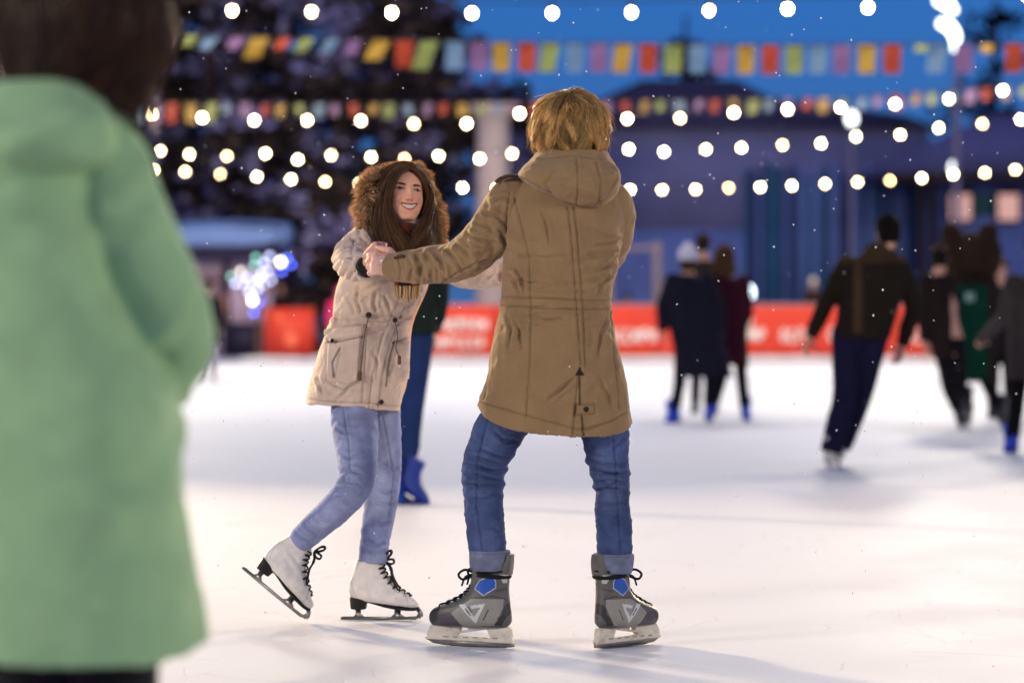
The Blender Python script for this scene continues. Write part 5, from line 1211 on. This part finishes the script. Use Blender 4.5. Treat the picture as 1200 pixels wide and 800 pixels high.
    wl = pbr('kiosk_wall', lin('#c8b0c8'), rough=.8, var=.15, nscale=1.5); dkm = pbr('kiosk_dark', lin('#241f38'), rough=.6); snw = pbr('roof_snow', lin('#86a4dc'), rough=.9, var=.06, nscale=2, bump=.4, bscale=4)
    obj('wall', abox(kx(190), kx(318), YK, YK + 2.6, 0, kz(292)), wl, ki, sm=False)
    rf = obj('roof', prism([(kx(176), kz(294)), (kx(318), kz(294)), (kx(326), kz(286)), (kx(334), kz(262)), (kx(300), kz(258)), (kx(176), kz(262))], (0, YK + 1.1, 0), A(1, 0, 0), A(0, 0, 1), A(0, 1, 0), 1.9), pbr('roof_board', lin('#3a3350'), rough=.8), ki, sm=False)
    m = fuse([loft([(A(kx(174), YK + 1.1, kz(276)), A(0, 2.0, 0), A(0, 0, .42)), (A(kx(240), YK + 1.1, kz(272)), A(0, 2.05, 0), A(0, 0, .5)), (A(kx(312), YK + 1.1, kz(272)), A(0, 2.0, 0), A(0, 0, .48)), (A(kx(340), YK + 1.1, kz(268)), A(0, 1.9, 0), A(0, 0, .30))], 5, 24, 3)], .12, 2)
    obj('snow_cover', m, snw, rf)
    obj('counter', abox(kx(268), kx(309), YK - .9, YK - .02, 0, kz(372)), dkm, ki, sm=False)
    obj('shop_window', abox(kx(214), kx(262), YK - .06, YK - .003, kz(372), kz(312)), pbr('warm_pane', lin('#8c7280'), rough=.25), ki, sm=False)
    obj('door_post', abox(kx(262), kx(270), YK - .12, YK - .004, 0, kz(300)), dkm, ki, sm=False)
    ab = obj('notice', abox(kx(258), kx(266), YK - .16, YK - .125, kz(372), kz(340)), pbr('notice_paper', lin('#c48a7a'), rough=.7), ki, sm=False)
    # ---- a small tree full of blue and white fairy lights
    YF = 79.
    ft = thing('fairy_light_tree', 'small bare tree wrapped in blue, white and green fairy lights beside the kiosk', 'lit tree', A(P(302, 0, YF)[0], YF, 0))
    brs = [tube([A(P(302, 0, YF)[0], YF, 0), P(303, 370, YF), P(302, 330, YF)], [.07, .055, .03], nseg=8)]
    lights = [(329, 307, 1, 2), (296, 352, 1, 1.6), (295, 348, 0, 1), (301, 356, 2, 1), (282, 318, 3, .7), (290, 326, 0, 1), (298, 312, 4, .8), (306, 322, 0, 1), (294, 334, 2, 1), (302, 338, 0, 1), (309, 334, 0, .9), (316, 300, 0, .8), (336, 303, 2, .8), (271, 324, 4, .5), (298, 366, 2, .8), (306, 350, 2, .8), (286, 332, 0, .8), (314, 318, 0, .7), (341, 310, 2, .5), (330, 318, 2, .4), (310, 308, 0, .8), (300, 302, 4, .6), (276, 332, 0, .6), (292, 342, 0, 1), (303, 328, 3, .9), (318, 328, 0, .6)]
    for x, y, k, s in lights:
        p0 = P(302, rng.uniform(330, 372), YF); p1 = P(x, y, YF + rng.uniform(-.4, .4)); mid = (p0 + p1) / 2 + A(0, 0, -.08)
        brs.append(tube([p0, mid, p1], [.022, .015, .008], nseg=6, sub=3))
    obj('branches', join(brs), bm_, ft)
    gl = [glow('led_white_blue', (.55, .6, 1.), 7), glow('led_white', (1., .98, .95), 11), glow('led_blue', (.08, .14, 1.), 11), glow('led_cream', (1, .95, .8), 6), glow('led_green', (.35, .9, .75), 4)]
    for x, y, k, s in lights:
        p = P(x, y, YF + rng.uniform(-.4, .4)); s = .055 * (.75 + .3 * s)
        obj('led', ball(p, A(s, 0, 0), A(0, s, 0), A(0, 0, s), 7), gl[k], ft)

    # ---- trees behind the boards at the left: dark crowns patched with snow
    bark = pbr('bark', lin('#3a2a22'), rough=.95, var=.3, nscale=6); leafm = pbr('foliage', attr=True, rough=.85, var=.2, nscale=3, spec=.1)
    def tree(name, label, x, Y, h, w, seed, snow=.35, kind='round', n=2900, leaf=.32, low=.12, grp=None, dark='#443835'):
        r = np.random.default_rng(seed); X = P(x, 0, Y)[0]
        root = thing(name, label, 'tree', A(X, Y, 0), grp)
        lim = [tube([A(X, Y, -.1), A(X + .1, Y, h * .3), A(X - .1, Y + .1, h * .65), A(X, Y, h * .96)], [.028 * h, .022 * h, .013 * h, .004 * h], nseg=10)]
        tips = []
        for k in range(30):
            t = r.uniform(low + .05, .92); an = r.uniform(0, 6.283)
            ln = w * ((1.05 - t) if kind == 'spruce' else math.sin(min(1, (t - low) / (1 - low) * 1.0 + .12) * 3.0)) * r.uniform(.75, 1.05)
            p0 = A(X, Y, h * t); d = A(math.cos(an), math.sin(an) * .8, -.22 if kind == 'spruce' else .35)
            p1 = p0 + d * ln * .55; p2 = p0 + d * ln + A(0, 0, -.10 * ln)
            lim.append(tube([p0, p1, p2], [.008 * h * (1.1 - t), .005 * h * (1.1 - t), .012], nseg=6, sub=3)); tips.append((p0, p1, p2))
        obj('trunk', join(lim), bark, root)
        bi = r.integers(0, len(tips), n); tt = r.uniform(.18, 1.05, n)[:, None]
        a0 = np.array([tips[i][0] for i in bi]); a1 = np.array([tips[i][1] for i in bi]); a2 = np.array([tips[i][2] for i in bi])
        c = a0 * (1 - tt) ** 2 + 2 * a1 * tt * (1 - tt) + a2 * tt ** 2 + r.normal(0, 1, (n, 3)) * A(.42, .42, .20) * (.5 + w * .13)
        u_ = nrm(r.normal(size=(n, 3)) * A(1, 1, .5)); v_ = nrm(np.cross(u_, r.normal(size=(n, 3))))
        s = leaf * r.uniform(.5, 1.3, n)[:, None]
        # each clump: a bent pair of leaf faces
        w_ = np.cross(u_, v_)
        V = np.stack([c - u_ * s, c - v_ * s * .45, c + u_ * s, c + v_ * s * .45, c + w_ * s * .5 + u_ * s * .3], 1).reshape(-1, 3)
        b = np.arange(n) * 5
        F = [np.stack([b, b + 1, b + 4], -1), np.stack([b + 1, b + 2, b + 4], -1), np.stack([b + 2, b + 3, b + 4], -1), np.stack([b + 3, b, b + 4], -1)]
        sn_ = (fbm(c, .55, seed) + .35 * (r.random(n) - .5)) > (.5 - snow)
        col = np.where(sn_[:, None], lin('#9a94c2') * r.uniform(.8, 1.15, (n, 1)), lin(dark) * r.uniform(.5, 1.5, (n, 1)))
        obj('crown', (V, F), leafm, root, np.repeat(col, 5, 0), sm=False)
        return root
    gt = 'dark snowy trees behind the rink at the left'
    tree('tree', 'broad snow-flecked tree rising behind the kiosk roof', 250, 92, 13.5, 5.2, 1, .30, grp=gt)
    tree('tree', 'dark tree behind the mint green coat at the far left', 130, 95, 14, 5.2, 2, .26, grp=gt)
    tree('tree', 'snow-laden tree directly behind the fur hood', 400, 90, 12.5, 4.4, 3, .36, grp=gt)
    tree('tree', 'dark tree between the fur hood and the pale pillar', 510, 96, 12.2, 3.6, 4, .33, grp=gt)
    tree('tree', 'low dark snowy bush-like tree beside the fairy light tree', 372, 86, 5.2, 2.3, 5, .28, grp=gt, n=1100, low=.03)
    tree('tree', 'tall far tree filling the gap left of the pale pillar', 330, 108, 16, 6, 6, .24, grp=gt)
    tree('tree', 'tall far tree behind the kiosk, filling the top left of the picture', 205, 112, 16, 6.2, 16, .28, grp=gt)
    tree('tree', 'tall far tree above the laughing woman, leaning on the blue of the sky', 455, 114, 15.5, 5.2, 17, .30, grp=gt)
    tree('tree', 'big dark tree far to the left, beyond the mint green coat', -60, 100, 15, 6, 21, .28, grp=gt, n=2000)
    tree('tree', 'outermost dark tree at the far left, standing apart', -300, 104, 14, 5.5, 22, .28, grp=gt, n=2000)
    tree('spruce', 'pointed dark spruce standing against the blue sky right of the fair hair', 804, 128, 14.6, 2.7, 7, .04, 'spruce', 2400, .3, dark='#1d1720')
    tree('spruce', 'dark bare-topped tree behind the street lamp at the top right', 1168, 118, 14.2, 3.4, 8, .05, 'round', 1000, .28, dark='#1c1820')
    # ---- pale pillar
    YP = 82.
    pl = thing('pillar', 'pale square stone pillar standing behind the rink between the two skaters', 'pillar', A(P(578, 0, YP)[0], YP, 0))
    pm = pbr('pale_stone', lin('#b9a6a4'), rough=.8, var=.12, nscale=2, bump=.3, bscale=8)
    cx = P(578, 0, YP)[0]
    obj('shaft', tube([A(cx, YP, .5), A(cx, YP, 3), A(cx, YP, P(0, 140, YP)[2])], [.50, .48, .44], nseg=24, sub=3, r0=False, r1=False), pm, pl)
    obj('base', abox(cx - .7, cx + .7, YP - .7, YP + .7, 0, .5), pm, pl, sm=False)
    obj('capital', loft([(A(cx, YP, P(0, 140, YP)[2]), A(.44, 0, 0), A(0, .44, 0)), (A(cx, YP, P(0, 132, YP)[2]), A(.6, 0, 0), A(0, .6, 0)), (A(cx, YP, P(0, 122, YP)[2]), A(.62, 0, 0), A(0, .62, 0))], 3, 24), pm, pl)
    # ---- long dark hall on the right with ribbed blue cladding
    YH = 104.
    hx = lambda x: P(x, 0, YH)[0]; hz = lambda y: P(0, y, YH)[2]
    hall = thing('hall', 'long dark blue ribbed hall behind the rink with a gabled dark roof', 'building', A(hx(880), YH, 0))
    up = pbr('hall_upper', lin('#908cb8'), rough=.8, var=.2, nscale=.5); dn = pbr('hall_blue', lin('#8496d8'), rough=.7, var=.25, nscale=.7); rfm = pbr('hall_roof', lin('#4c4666'), rough=.9, var=.2, nscale=.6)
    obj('upper_wall', abox(hx(596), hx(1090), YH, YH + 9, hz(268), hz(150)), up, hall, sm=False)
    obj('lower_wall', abox(hx(596), hx(1090), YH + .05, YH + 8.9, 0, hz(268) - .004), dn, hall, sm=False)
    ro = obj('roof', join([prism([(hx(590), hz(150) + .003), (hx(1096), hz(150) + .003), (hx(1060), hz(136)), (hx(905), hz(116)), (hx(862), hz(95)), (hx(752), hz(95)), (hx(700), hz(118)), (hx(610), hz(136))], (0, YH + 4.5, 0), A(1, 0, 0), A(0, 0, 1), A(0, 1, 0), 4.9)]), rfm, hall, sm=False)
    rib = [pbr('rib_light', lin('#94b4f4'), rough=.5), pbr('rib_dark', lin('#4c568e'), rough=.7), pbr('rib_teal', lin('#3f8eb0'), rough=.5)]
    for k in range(40):
        x = 872 + k * 5.3
        obj('cladding_rib', abox(hx(x), hx(x + 2.6), YH - .22, YH - .003, .2, hz(190 + 20 * rng.random())), rib[[0, 1, 0, 1, 2][int(rng.integers(0, 5))]], hall, sm=False)
    # frozen frame: goal-like pale frame in front of the hall
    fr = thing('frame_gate', 'thin pale pole frame standing behind the boards left of the white hat', 'frame', A(P(757, 0, 80)[0], 80, 0))
    fm = pbr('frame_pole', lin('#8a7a86'), rough=.6)
    obj('pole', tube([A(P(770, 0, 80)[0], 80, 0), P(770, 288, 80)], [.13, .13], nseg=10), fm, fr)
    obj('pole', tube([A(P(716, 0, 80)[0], 80, 0), P(716, 288, 80)], [.08, .08], nseg=10), fm, fr)
    obj('crossbar', tube([P(714, 292, 80), P(772, 290, 80)], [.08, .08], nseg=10), fm, fr)
    # ---- pavilion at the right edge, lit windows under its eaves
    YV = 98.
    vx = lambda x: P(x, 0, YV)[0]; vz = lambda y: P(0, y, YV)[2]
    pv = thing('pavilion', 'dark timber pavilion with two glowing pinkish windows at the right edge', 'building', A(vx(1150), YV, 0))
    obj('wall', abox(vx(1094), vx(1290), YV, YV + 5, 0, vz(206)), pbr('pav_wall', lin('#6272ae'), rough=.8, var=.25, nscale=.8), pv, sm=False)
    rf = obj('roof', prism([(vx(1024), vz(206)), (vx(1300), vz(206)), (vx(1300), vz(128)), (vx(1150), vz(140)), (vx(1040), vz(192))], (0, YV + 2.2, 0), A(1, 0, 0), A(0, 0, 1), A(0, 1, 0), 3.4), pbr('pav_roof', lin('#5c5c90'), rough=.8, var=.2, nscale=.5), pv, sm=False)
    obj('eave_beam', abox(vx(1022), vx(1300), YV - 1.5, YV - 1.24, vz(206) - .25, vz(206) - .003), pbr('pav_beam', lin('#3a2418'), rough=.8), pv, sm=False)
    for x in (1068, 1082): obj('post', abox(vx(x), vx(x + 9), YV - 1.5, YV - 1.25, 0, vz(206) - .255), pbr('pav_post', lin('#31201a'), rough=.8), pv, sm=False)
    wg = glow('lit_pane', lin('#f0b8b0'), .75)
    for x in (1112, 1168):
        w_ = obj('window', abox(vx(x - 2), vx(x + 28), YV - .10, YV - .003, vz(262), vz(222)), pbr('win_frame', lin('#33222a'), rough=.7), pv, sm=False)
        obj('pane', abox(vx(x + 1), vx(x + 25), YV - .12, YV - .103, vz(258), vz(228)), wg, w_, sm=False)
    obj('sign_board', abox(vx(1140), vx(1166), YV - .08, YV - .004, vz(252), vz(228)), pbr('teal_board', lin('#2c5a5a'), rough=.6), pv, sm=False)
    # ---- street lamp
    YS = 88.
    sx = P(1121, 0, YS)[0]
    sl = thing('street_lamp', 'tall street lamp with bright white curved heads at the upper right', 'street lamp', A(sx, YS, 0))
    pm2 = pbr('lamp_pole', lin('#7c7490'), rough=.5, metal=.3)
    obj('pole', tube([A(sx, YS, 0), A(sx, YS, 4), P(1121, 60, YS), P(1118, 30, YS)], [.14, .11, .08, .07], nseg=12), pm2, sl)
    lg = glow('lamp_glass', (.95, 1., .90), 6)
    for pts, r_ in (([P(1104, 28, YS), P(1112, 31, YS), P(1119, 42, YS), P(1119, 58, YS)], [.12, .15, .13, .06]), ([P(1100, 1, YS), P(1108, 4, YS), P(1117, 12, YS)], [.12, .16, .10])):
        obj('lamp_head', tube(pts, r_, nseg=12), lg, sl)
    for x, y, Yl, lab in ((998, 139, 90, 'white globe lamp on a pole right of centre above the bulbs'), (1119, 197, 93, 'white globe lamp above the eared fur hood'), (876, 343, 81, 'low bluish spot lamp standing behind the boards beside the maroon coat')):
        pp = P(x, y, Yl)
        gl_ = thing('lamp_post', lab, 'lamp', A(pp[0], Yl, 0))
        obj('pole', tube([A(pp[0], Yl, 0), pp - A(0, 0, .12)], [.08, .06], nseg=10), pm2, gl_)
        obj('globe', ball(pp, A(.16, 0, 0), A(0, .16, 0), A(0, 0, .22), 10), glow('globe_glass', (.8, .93, 1.) if y > 300 else (.92, 1, .93), 7 if y > 300 else 4), gl_)
        obj('collar', tube([pp - A(0, 0, .32), pp - A(0, 0, .2)], [.09, .07], nseg=10), pm2, gl_)

    # ---- bulb strings
    cab = pbr('cable', lin('#15130f'), rough=.7)
    bulbs = [glow('bulb_glass', (1., c_, d_), e_) for c_, d_, e_ in ((.78, .42, 52), (.82, .48, 66), (.74, .37, 40))]
    def string(label, pts, Y, slope=0., ext=None):
        pts = sorted(pts); X0 = P(*pts[0], Y)
        o = thing('light_string', label, 'string lights', X0, 'strings of warm bulbs over the rink')
        pos = [P(x, y, Y) for x, y in pts]
        sp = (pts[-1][0] - pts[0][0]) / (len(pts) - 1)
        full = [P(pts[0][0] - sp, pts[0][1] - 3, Y)] + pos + [P(pts[-1][0] + sp, pts[-1][1] - 3, Y)]
        sock = []
        for p in pos: sock.append(tube([p + A(0, 0, .115), p + A(0, 0, .045)], [.022, .026], nseg=8))
        obj('cable', join([tube([p + A(0, 0, .12) for p in full], [.008] * len(full), nseg=6, sub=3)] + sock), cab, o)
        for k, p in enumerate(pos): obj('bulb', ball(p, A(.034, 0, 0), A(0, .034, 0), A(0, 0, .042), 10), bulbs[(k * 7 + int(Y)) % 5 % 3], o)
    up_ = lambda a: a
    string('nearest, topmost string of widely spaced warm bulbs along the picture top', [(-8, 14), (86, 14), (180, 13), (272, 12.5), (365, 14), (459, 15), (553, 15.5), (647, 15.5), (740, 14.5), (831, 12.5), (923, 10.5), (1017, 9), (1112, 4), (1205, -4)], 34)
    string('second string of bulbs just below the small lower pennants', [(-12, 128), (50, 131), (112, 134), (178, 134), (237, 138), (298, 141), (360, 141), (423, 141.5), (485, 145), (547, 145), (609, 133), (672, 141), (735, 139), (797, 138.5), (860, 132), (923, 128), (985, 126), (1049, 122), (1112, 116), (1175, 106), (1238, 96)], 51)
    string('third string of bulbs, closer spaced, at the height of the fur hood', [(x, y) for x, y in ((-2, 170), (44, 174), (90, 176), (135, 177), (188, 177), (222, 181), (266, 183), (311, 180), (349, 187), (388, 182), (435, 184), (474, 186), (514, 183), (562, 186), (600, 180), (645, 178), (690, 177), (737, 175), (778, 178), (827, 175), (869, 173), (917, 170), (962, 168), (1003, 160), (1055, 158), (1100, 150), (1151, 145), (1196, 140), (1240, 134))], 70)
    string('lowest, farthest string of closely spaced bulbs', [(x, y) for x, y in ((20, 190), (60, 193), (100, 195), (140, 198), (180, 199), (217, 201), (258, 204), (301, 207), (341, 210), (381, 213), (421, 215), (462, 217), (501, 218), (542, 220), (582, 221), (621, 222), (660, 222), (699, 222), (738, 222.5), (776, 222.5), (815, 222), (854, 220), (891, 219), (928, 217.5), (967, 215.5), (1005, 213.5), (1043, 211.5), (1080, 208.5), (1117, 204.5), (1154, 202.5), (1190, 199), (1228, 195))], 80)
    # ---- pennant strings
    def pennants(label, Y, items, wpx, hpx, seed, fo=0):
        """items: (x, y of the string, colour index, lean, height factor)"""
        r = np.random.default_rng(seed)
        o = thing('bunting', label, 'bunting', P(items[0][0], items[0][1], Y), 'strings of coloured pennants')
        obj('cord', tube([P(x, y, Y) for x, y, *_ in items], [.012] * len(items), nseg=6, sub=2), cab, o)
        for x, y, c, lean, hf in items:
            n = 6; V = []
            ph = r.uniform(0, 6)
            for i in range(n):
                t = i / (n - 1)
                for sx_ in (-.5, 0, .5):
                    V.append(P(x + sx_ * wpx * (.74 if hf < .6 else 1) * (1 - .08 * t) + lean * t * hpx * .6, y + 1 + t * hpx * hf, Y + .04 * math.sin(ph + t * 3 + sx_ * 2) - .25 * (1 - hf) * t))
            V = A(*V); q = np.array([[a * 3 + b, a * 3 + b + 1, a * 3 + b + 4, a * 3 + b + 3] for a in range(n - 1) for b in (0, 1)])
            obj('pennant', (np.vstack([V, V + A(0, .008, 0)]), [q, q[:, ::-1] + len(V)]), flm[c + fo], o)
    flm = [pbr('pennant_' + nm, lin(h_), rough=.7, var=.08, transl=.25) for nm, h_ in zip(('yellow', 'orange', 'lime', 'blue', 'lilac') * 2, FLAGC + ['#93753a', '#964030', '#7c8352', '#66788e', '#7a5f80'])]
    it = []
    xs_ = [(-10, 2), (20, 3), (50, 4), (80, 0), (110, 1), (140, 2), (168, 3), (196, 4), (225, 2), (250, 3), (279, 4), (305, 0), (334, 1), (361, 2), (391, 3), (417, 4), (447, 0), (474, 1), (503, 2), (533, 3), (562, 4), (588, 0), (618, 1), (645, 2), (674, 3), (702, 4), (731, 0), (760, 1), (789, 2), (818, 3), (846, 4), (874, 0), (903, 1), (931, 2), (959, 3), (987, 4), (1016, 0), (1046, 1), (1080, 2), (1100, 3), (1130, 4), (1157, 0), (1189, 1), (1218, 2)]
    for x, c in xs_:
        y = np.interp(x, [0, 230, 600, 900, 1200], [38, 41, 50, 53, 51])
        small = x < 440
        it.append((x, y, c, -.55 if x in (305, 503, 447, 250, 361, 391) else (-.22 if x in (731, 645, 1100) else (-.35 if small else -.05)), {305: .75, 225: .35, 250: .45, 279: .45, 334: .42, 361: .5, 391: .5, 417: .5, 447: .7, 474: .95, 1080: .25, 1157: .3}.get(x, 1. if not small else .5)))
    pennants('upper string of big coloured pennants against the sky', 40, it, 21, 33, 3)
    it = []
    for k in range(58):
        x = -10 + k * 21.2 + (4 if k % 3 == 0 else 0)
        y = np.interp(x, [0, 180, 600, 1000, 1200], [118, 121, 118, 112, 98])
        it.append((x, y + (0 if x < 300 else 2), [1, 0, 2, 3, 4][k % 5], [-.25, -.1, .1][k % 3], .85 if x < 250 else [.55, .46, .62, .5][k % 4]))
    pennants('lower string of small coloured pennants above the second row of bulbs', 66, it, 12.5, 26, 5, 5)
    # ---- falling snow
    r = np.random.default_rng(12); cv = []
    for k in range(520):
        Yf = r.choice([r.uniform(5, 9), r.uniform(9, 11), r.uniform(11, 24)], p=[0, .62, .38]); px_, py_ = r.uniform(-20, 1220), r.uniform(-20, 700)
        s = r.uniform(.0012, .0032); d = nrm(A(r.normal(0, .3), 0, -1))
        cv.append(ball(P(px_, py_, Yf), A(s, 0, 0), A(0, s, 0), d * s * 1.3, 4))
    tag(obj('snowflakes', join(cv), pbr('snowflake', lin('#f4f4f8'), rough=.9), None, base=(0, 10, 1)), kind='stuff')
# ================================================================ camera, sky, added lights
def setup():
    cam = bpy.data.cameras.new('camera'); co = bpy.data.objects.new('camera', cam); COL.objects.link(co)
    cam.sensor_width = 36; cam.lens = FPX * 36 / 1200; cam.shift_y = -(400 - HOR) / 1200
    co.location = (0, 0, CAMZ); co.rotation_euler = (math.pi / 2, 0, 0)
    cam.clip_start = .1; cam.clip_end = 3000
    cam.dof.use_dof = True; cam.dof.focus_distance = 9.72; cam.dof.aperture_fstop = 2.1
    SC.camera = co
    w = bpy.data.worlds.new('World'); SC.world = w; w.use_nodes = True
    nt = w.node_tree; nt.nodes.clear(); N, L = nt.nodes.new, nt.links.new
    o = N('ShaderNodeOutputWorld'); b = N('ShaderNodeBackground'); s = N('ShaderNodeTexSky')
    s.sky_type = 'NISHITA'; s.sun_disc = False; s.sun_elevation = rad(2); s.sun_rotation = rad(200); s.air_density = 1.2; s.dust_density = .6; s.ozone_density = 3
    tc = N('ShaderNodeTexCoord'); av = N('ShaderNodeVectorMath'); av.operation = 'ADD'; av.inputs[1].default_value = (0, 0, .38); nv = N('ShaderNodeVectorMath'); nv.operation = 'NORMALIZE'
    L(tc.outputs['Generated'], av.inputs[0]); L(av.outputs[0], nv.inputs[0]); L(nv.outputs[0], s.inputs[0])
    mx = N('ShaderNodeVectorMath'); mx.operation = 'MULTIPLY'; mx.inputs[1].default_value = SKYTINT
    L(s.outputs[0], mx.inputs[0])
    sp = N('ShaderNodeSeparateXYZ'); L(tc.outputs['Generated'], sp.inputs[0]); mr = N('ShaderNodeMapRange'); mr.inputs['From Min'].default_value = .02; mr.inputs['From Max'].default_value = .13; L(sp.outputs['Z'], mr.inputs['Value'])
    hz = N('ShaderNodeMix'); hz.data_type = 'RGBA'; hz.blend_type = 'MULTIPLY'; hz.inputs[0].default_value = 1; L(mx.outputs[0], hz.inputs[6])
    gr = N('ShaderNodeMix'); gr.data_type = 'RGBA'; gr.inputs[6].default_value = (1.35, .72, .62, 1); gr.inputs[7].default_value = (.95, 1.0, 1.0, 1); L(mr.outputs[0], gr.inputs[0]); L(gr.outputs[2], hz.inputs[7])
    L(hz.outputs[2], b.inputs[0]); b.inputs[1].default_value = SKY; L(b.outputs[0], o.inputs[0])
    sun = bpy.data.lights.new('dusk_sun', 'SUN'); sun.energy = SUN; sun.angle = rad(25); sun.color = (1, .86, .72)
    so = bpy.data.objects.new('dusk_sun', sun); COL.objects.link(so); so.rotation_euler = (rad(62), 0, rad(-20))
    for (x, y, z), (tx, ty, tz), size, en, colr in ADDED_LIGHTS:  # unseen area lights without fixtures, added to brighten ice, boards and skaters
        l = bpy.data.lights.new('added_light', 'AREA'); l.shape = 'DISK'; l.size = size; l.energy = en; l.color = colr
        if size < 2: l.spread = rad(62)
        ob = bpy.data.objects.new('added_light', l); COL.objects.link(ob); ob.location = (x, y, z)
        ob.rotation_euler = Vector((tx - x, ty - y, tz - z)).to_track_quat('-Z', 'Y').to_euler()
    vs = SC.view_settings; vs.view_transform = 'Standard'; vs.look = 'None'; vs.exposure = EXPO; vs.gamma = 1; vs.use_curve_mapping = False
    SC.render.engine = 'CYCLES'; cy = SC.cycles
    cy.use_denoising = True
    try: cy.denoiser = 'OPENIMAGEDENOISE'; cy.denoising_input_passes = 'RGB_ALBEDO_NORMAL'
    except Exception: pass
    cy.max_bounces = 6; cy.diffuse_bounces = 3; cy.glossy_bounces = 3; cy.transmission_bounces = 3; cy.transparent_max_bounces = 6
    cy.sample_clamp_indirect = 6; cy.caustics_reflective = False; cy.caustics_refractive = False
    cy.use_light_tree = True
SKY, SUN, EXPO = .15, .12, .10
SKYTINT = (.62, 1.6, 3.0)
W1, W2 = (1, .89, .71), (1, .83, .60)
ADDED_LIGHTS = [((-14, 0, 6.5), (0, 10, .8), 4, 1500, W1), ((15, 0, 6.5), (0, 10, .8), 4, 1250, W1), ((0, 45, 14), (0, 43, 0), 4, 1700, W1),
         ((-8, 17, 14), (-5, 16, 0), 4, 130, W1), ((9, 17, 14), (6, 16, 0), 4, 130, W1), ((-9, 36, 14), (-6, 34, 0), 4, 1450, W1), ((9, 36, 14), (6, 34, 0), 4, 1450, W1),
         ((-9, 23, 3.7), (-.3, 10, 1.4), 1.2, 600, (1, .74, .42)), ((8, 24, 3.9), (.4, 10, 1.5), 1.2, 200, (1, .78, .5)),  # two warm low lights added behind the couple to strengthen the bulbs' rim
         ((-9, 61, 14), (-6, 58, 0), 4, 2600, W1), ((9, 61, 14), (6, 58, 0), 4, 2600, W1), ((-14, 58, 12), (-6, 76, .5), 4, 1700, W2), ((14, 58, 12), (6, 76, .5), 4, 1700, W2)]
build_place(); build_others(); build_man(); build_girl(); setup()
print('built in', round(time.time() - T0, 1))
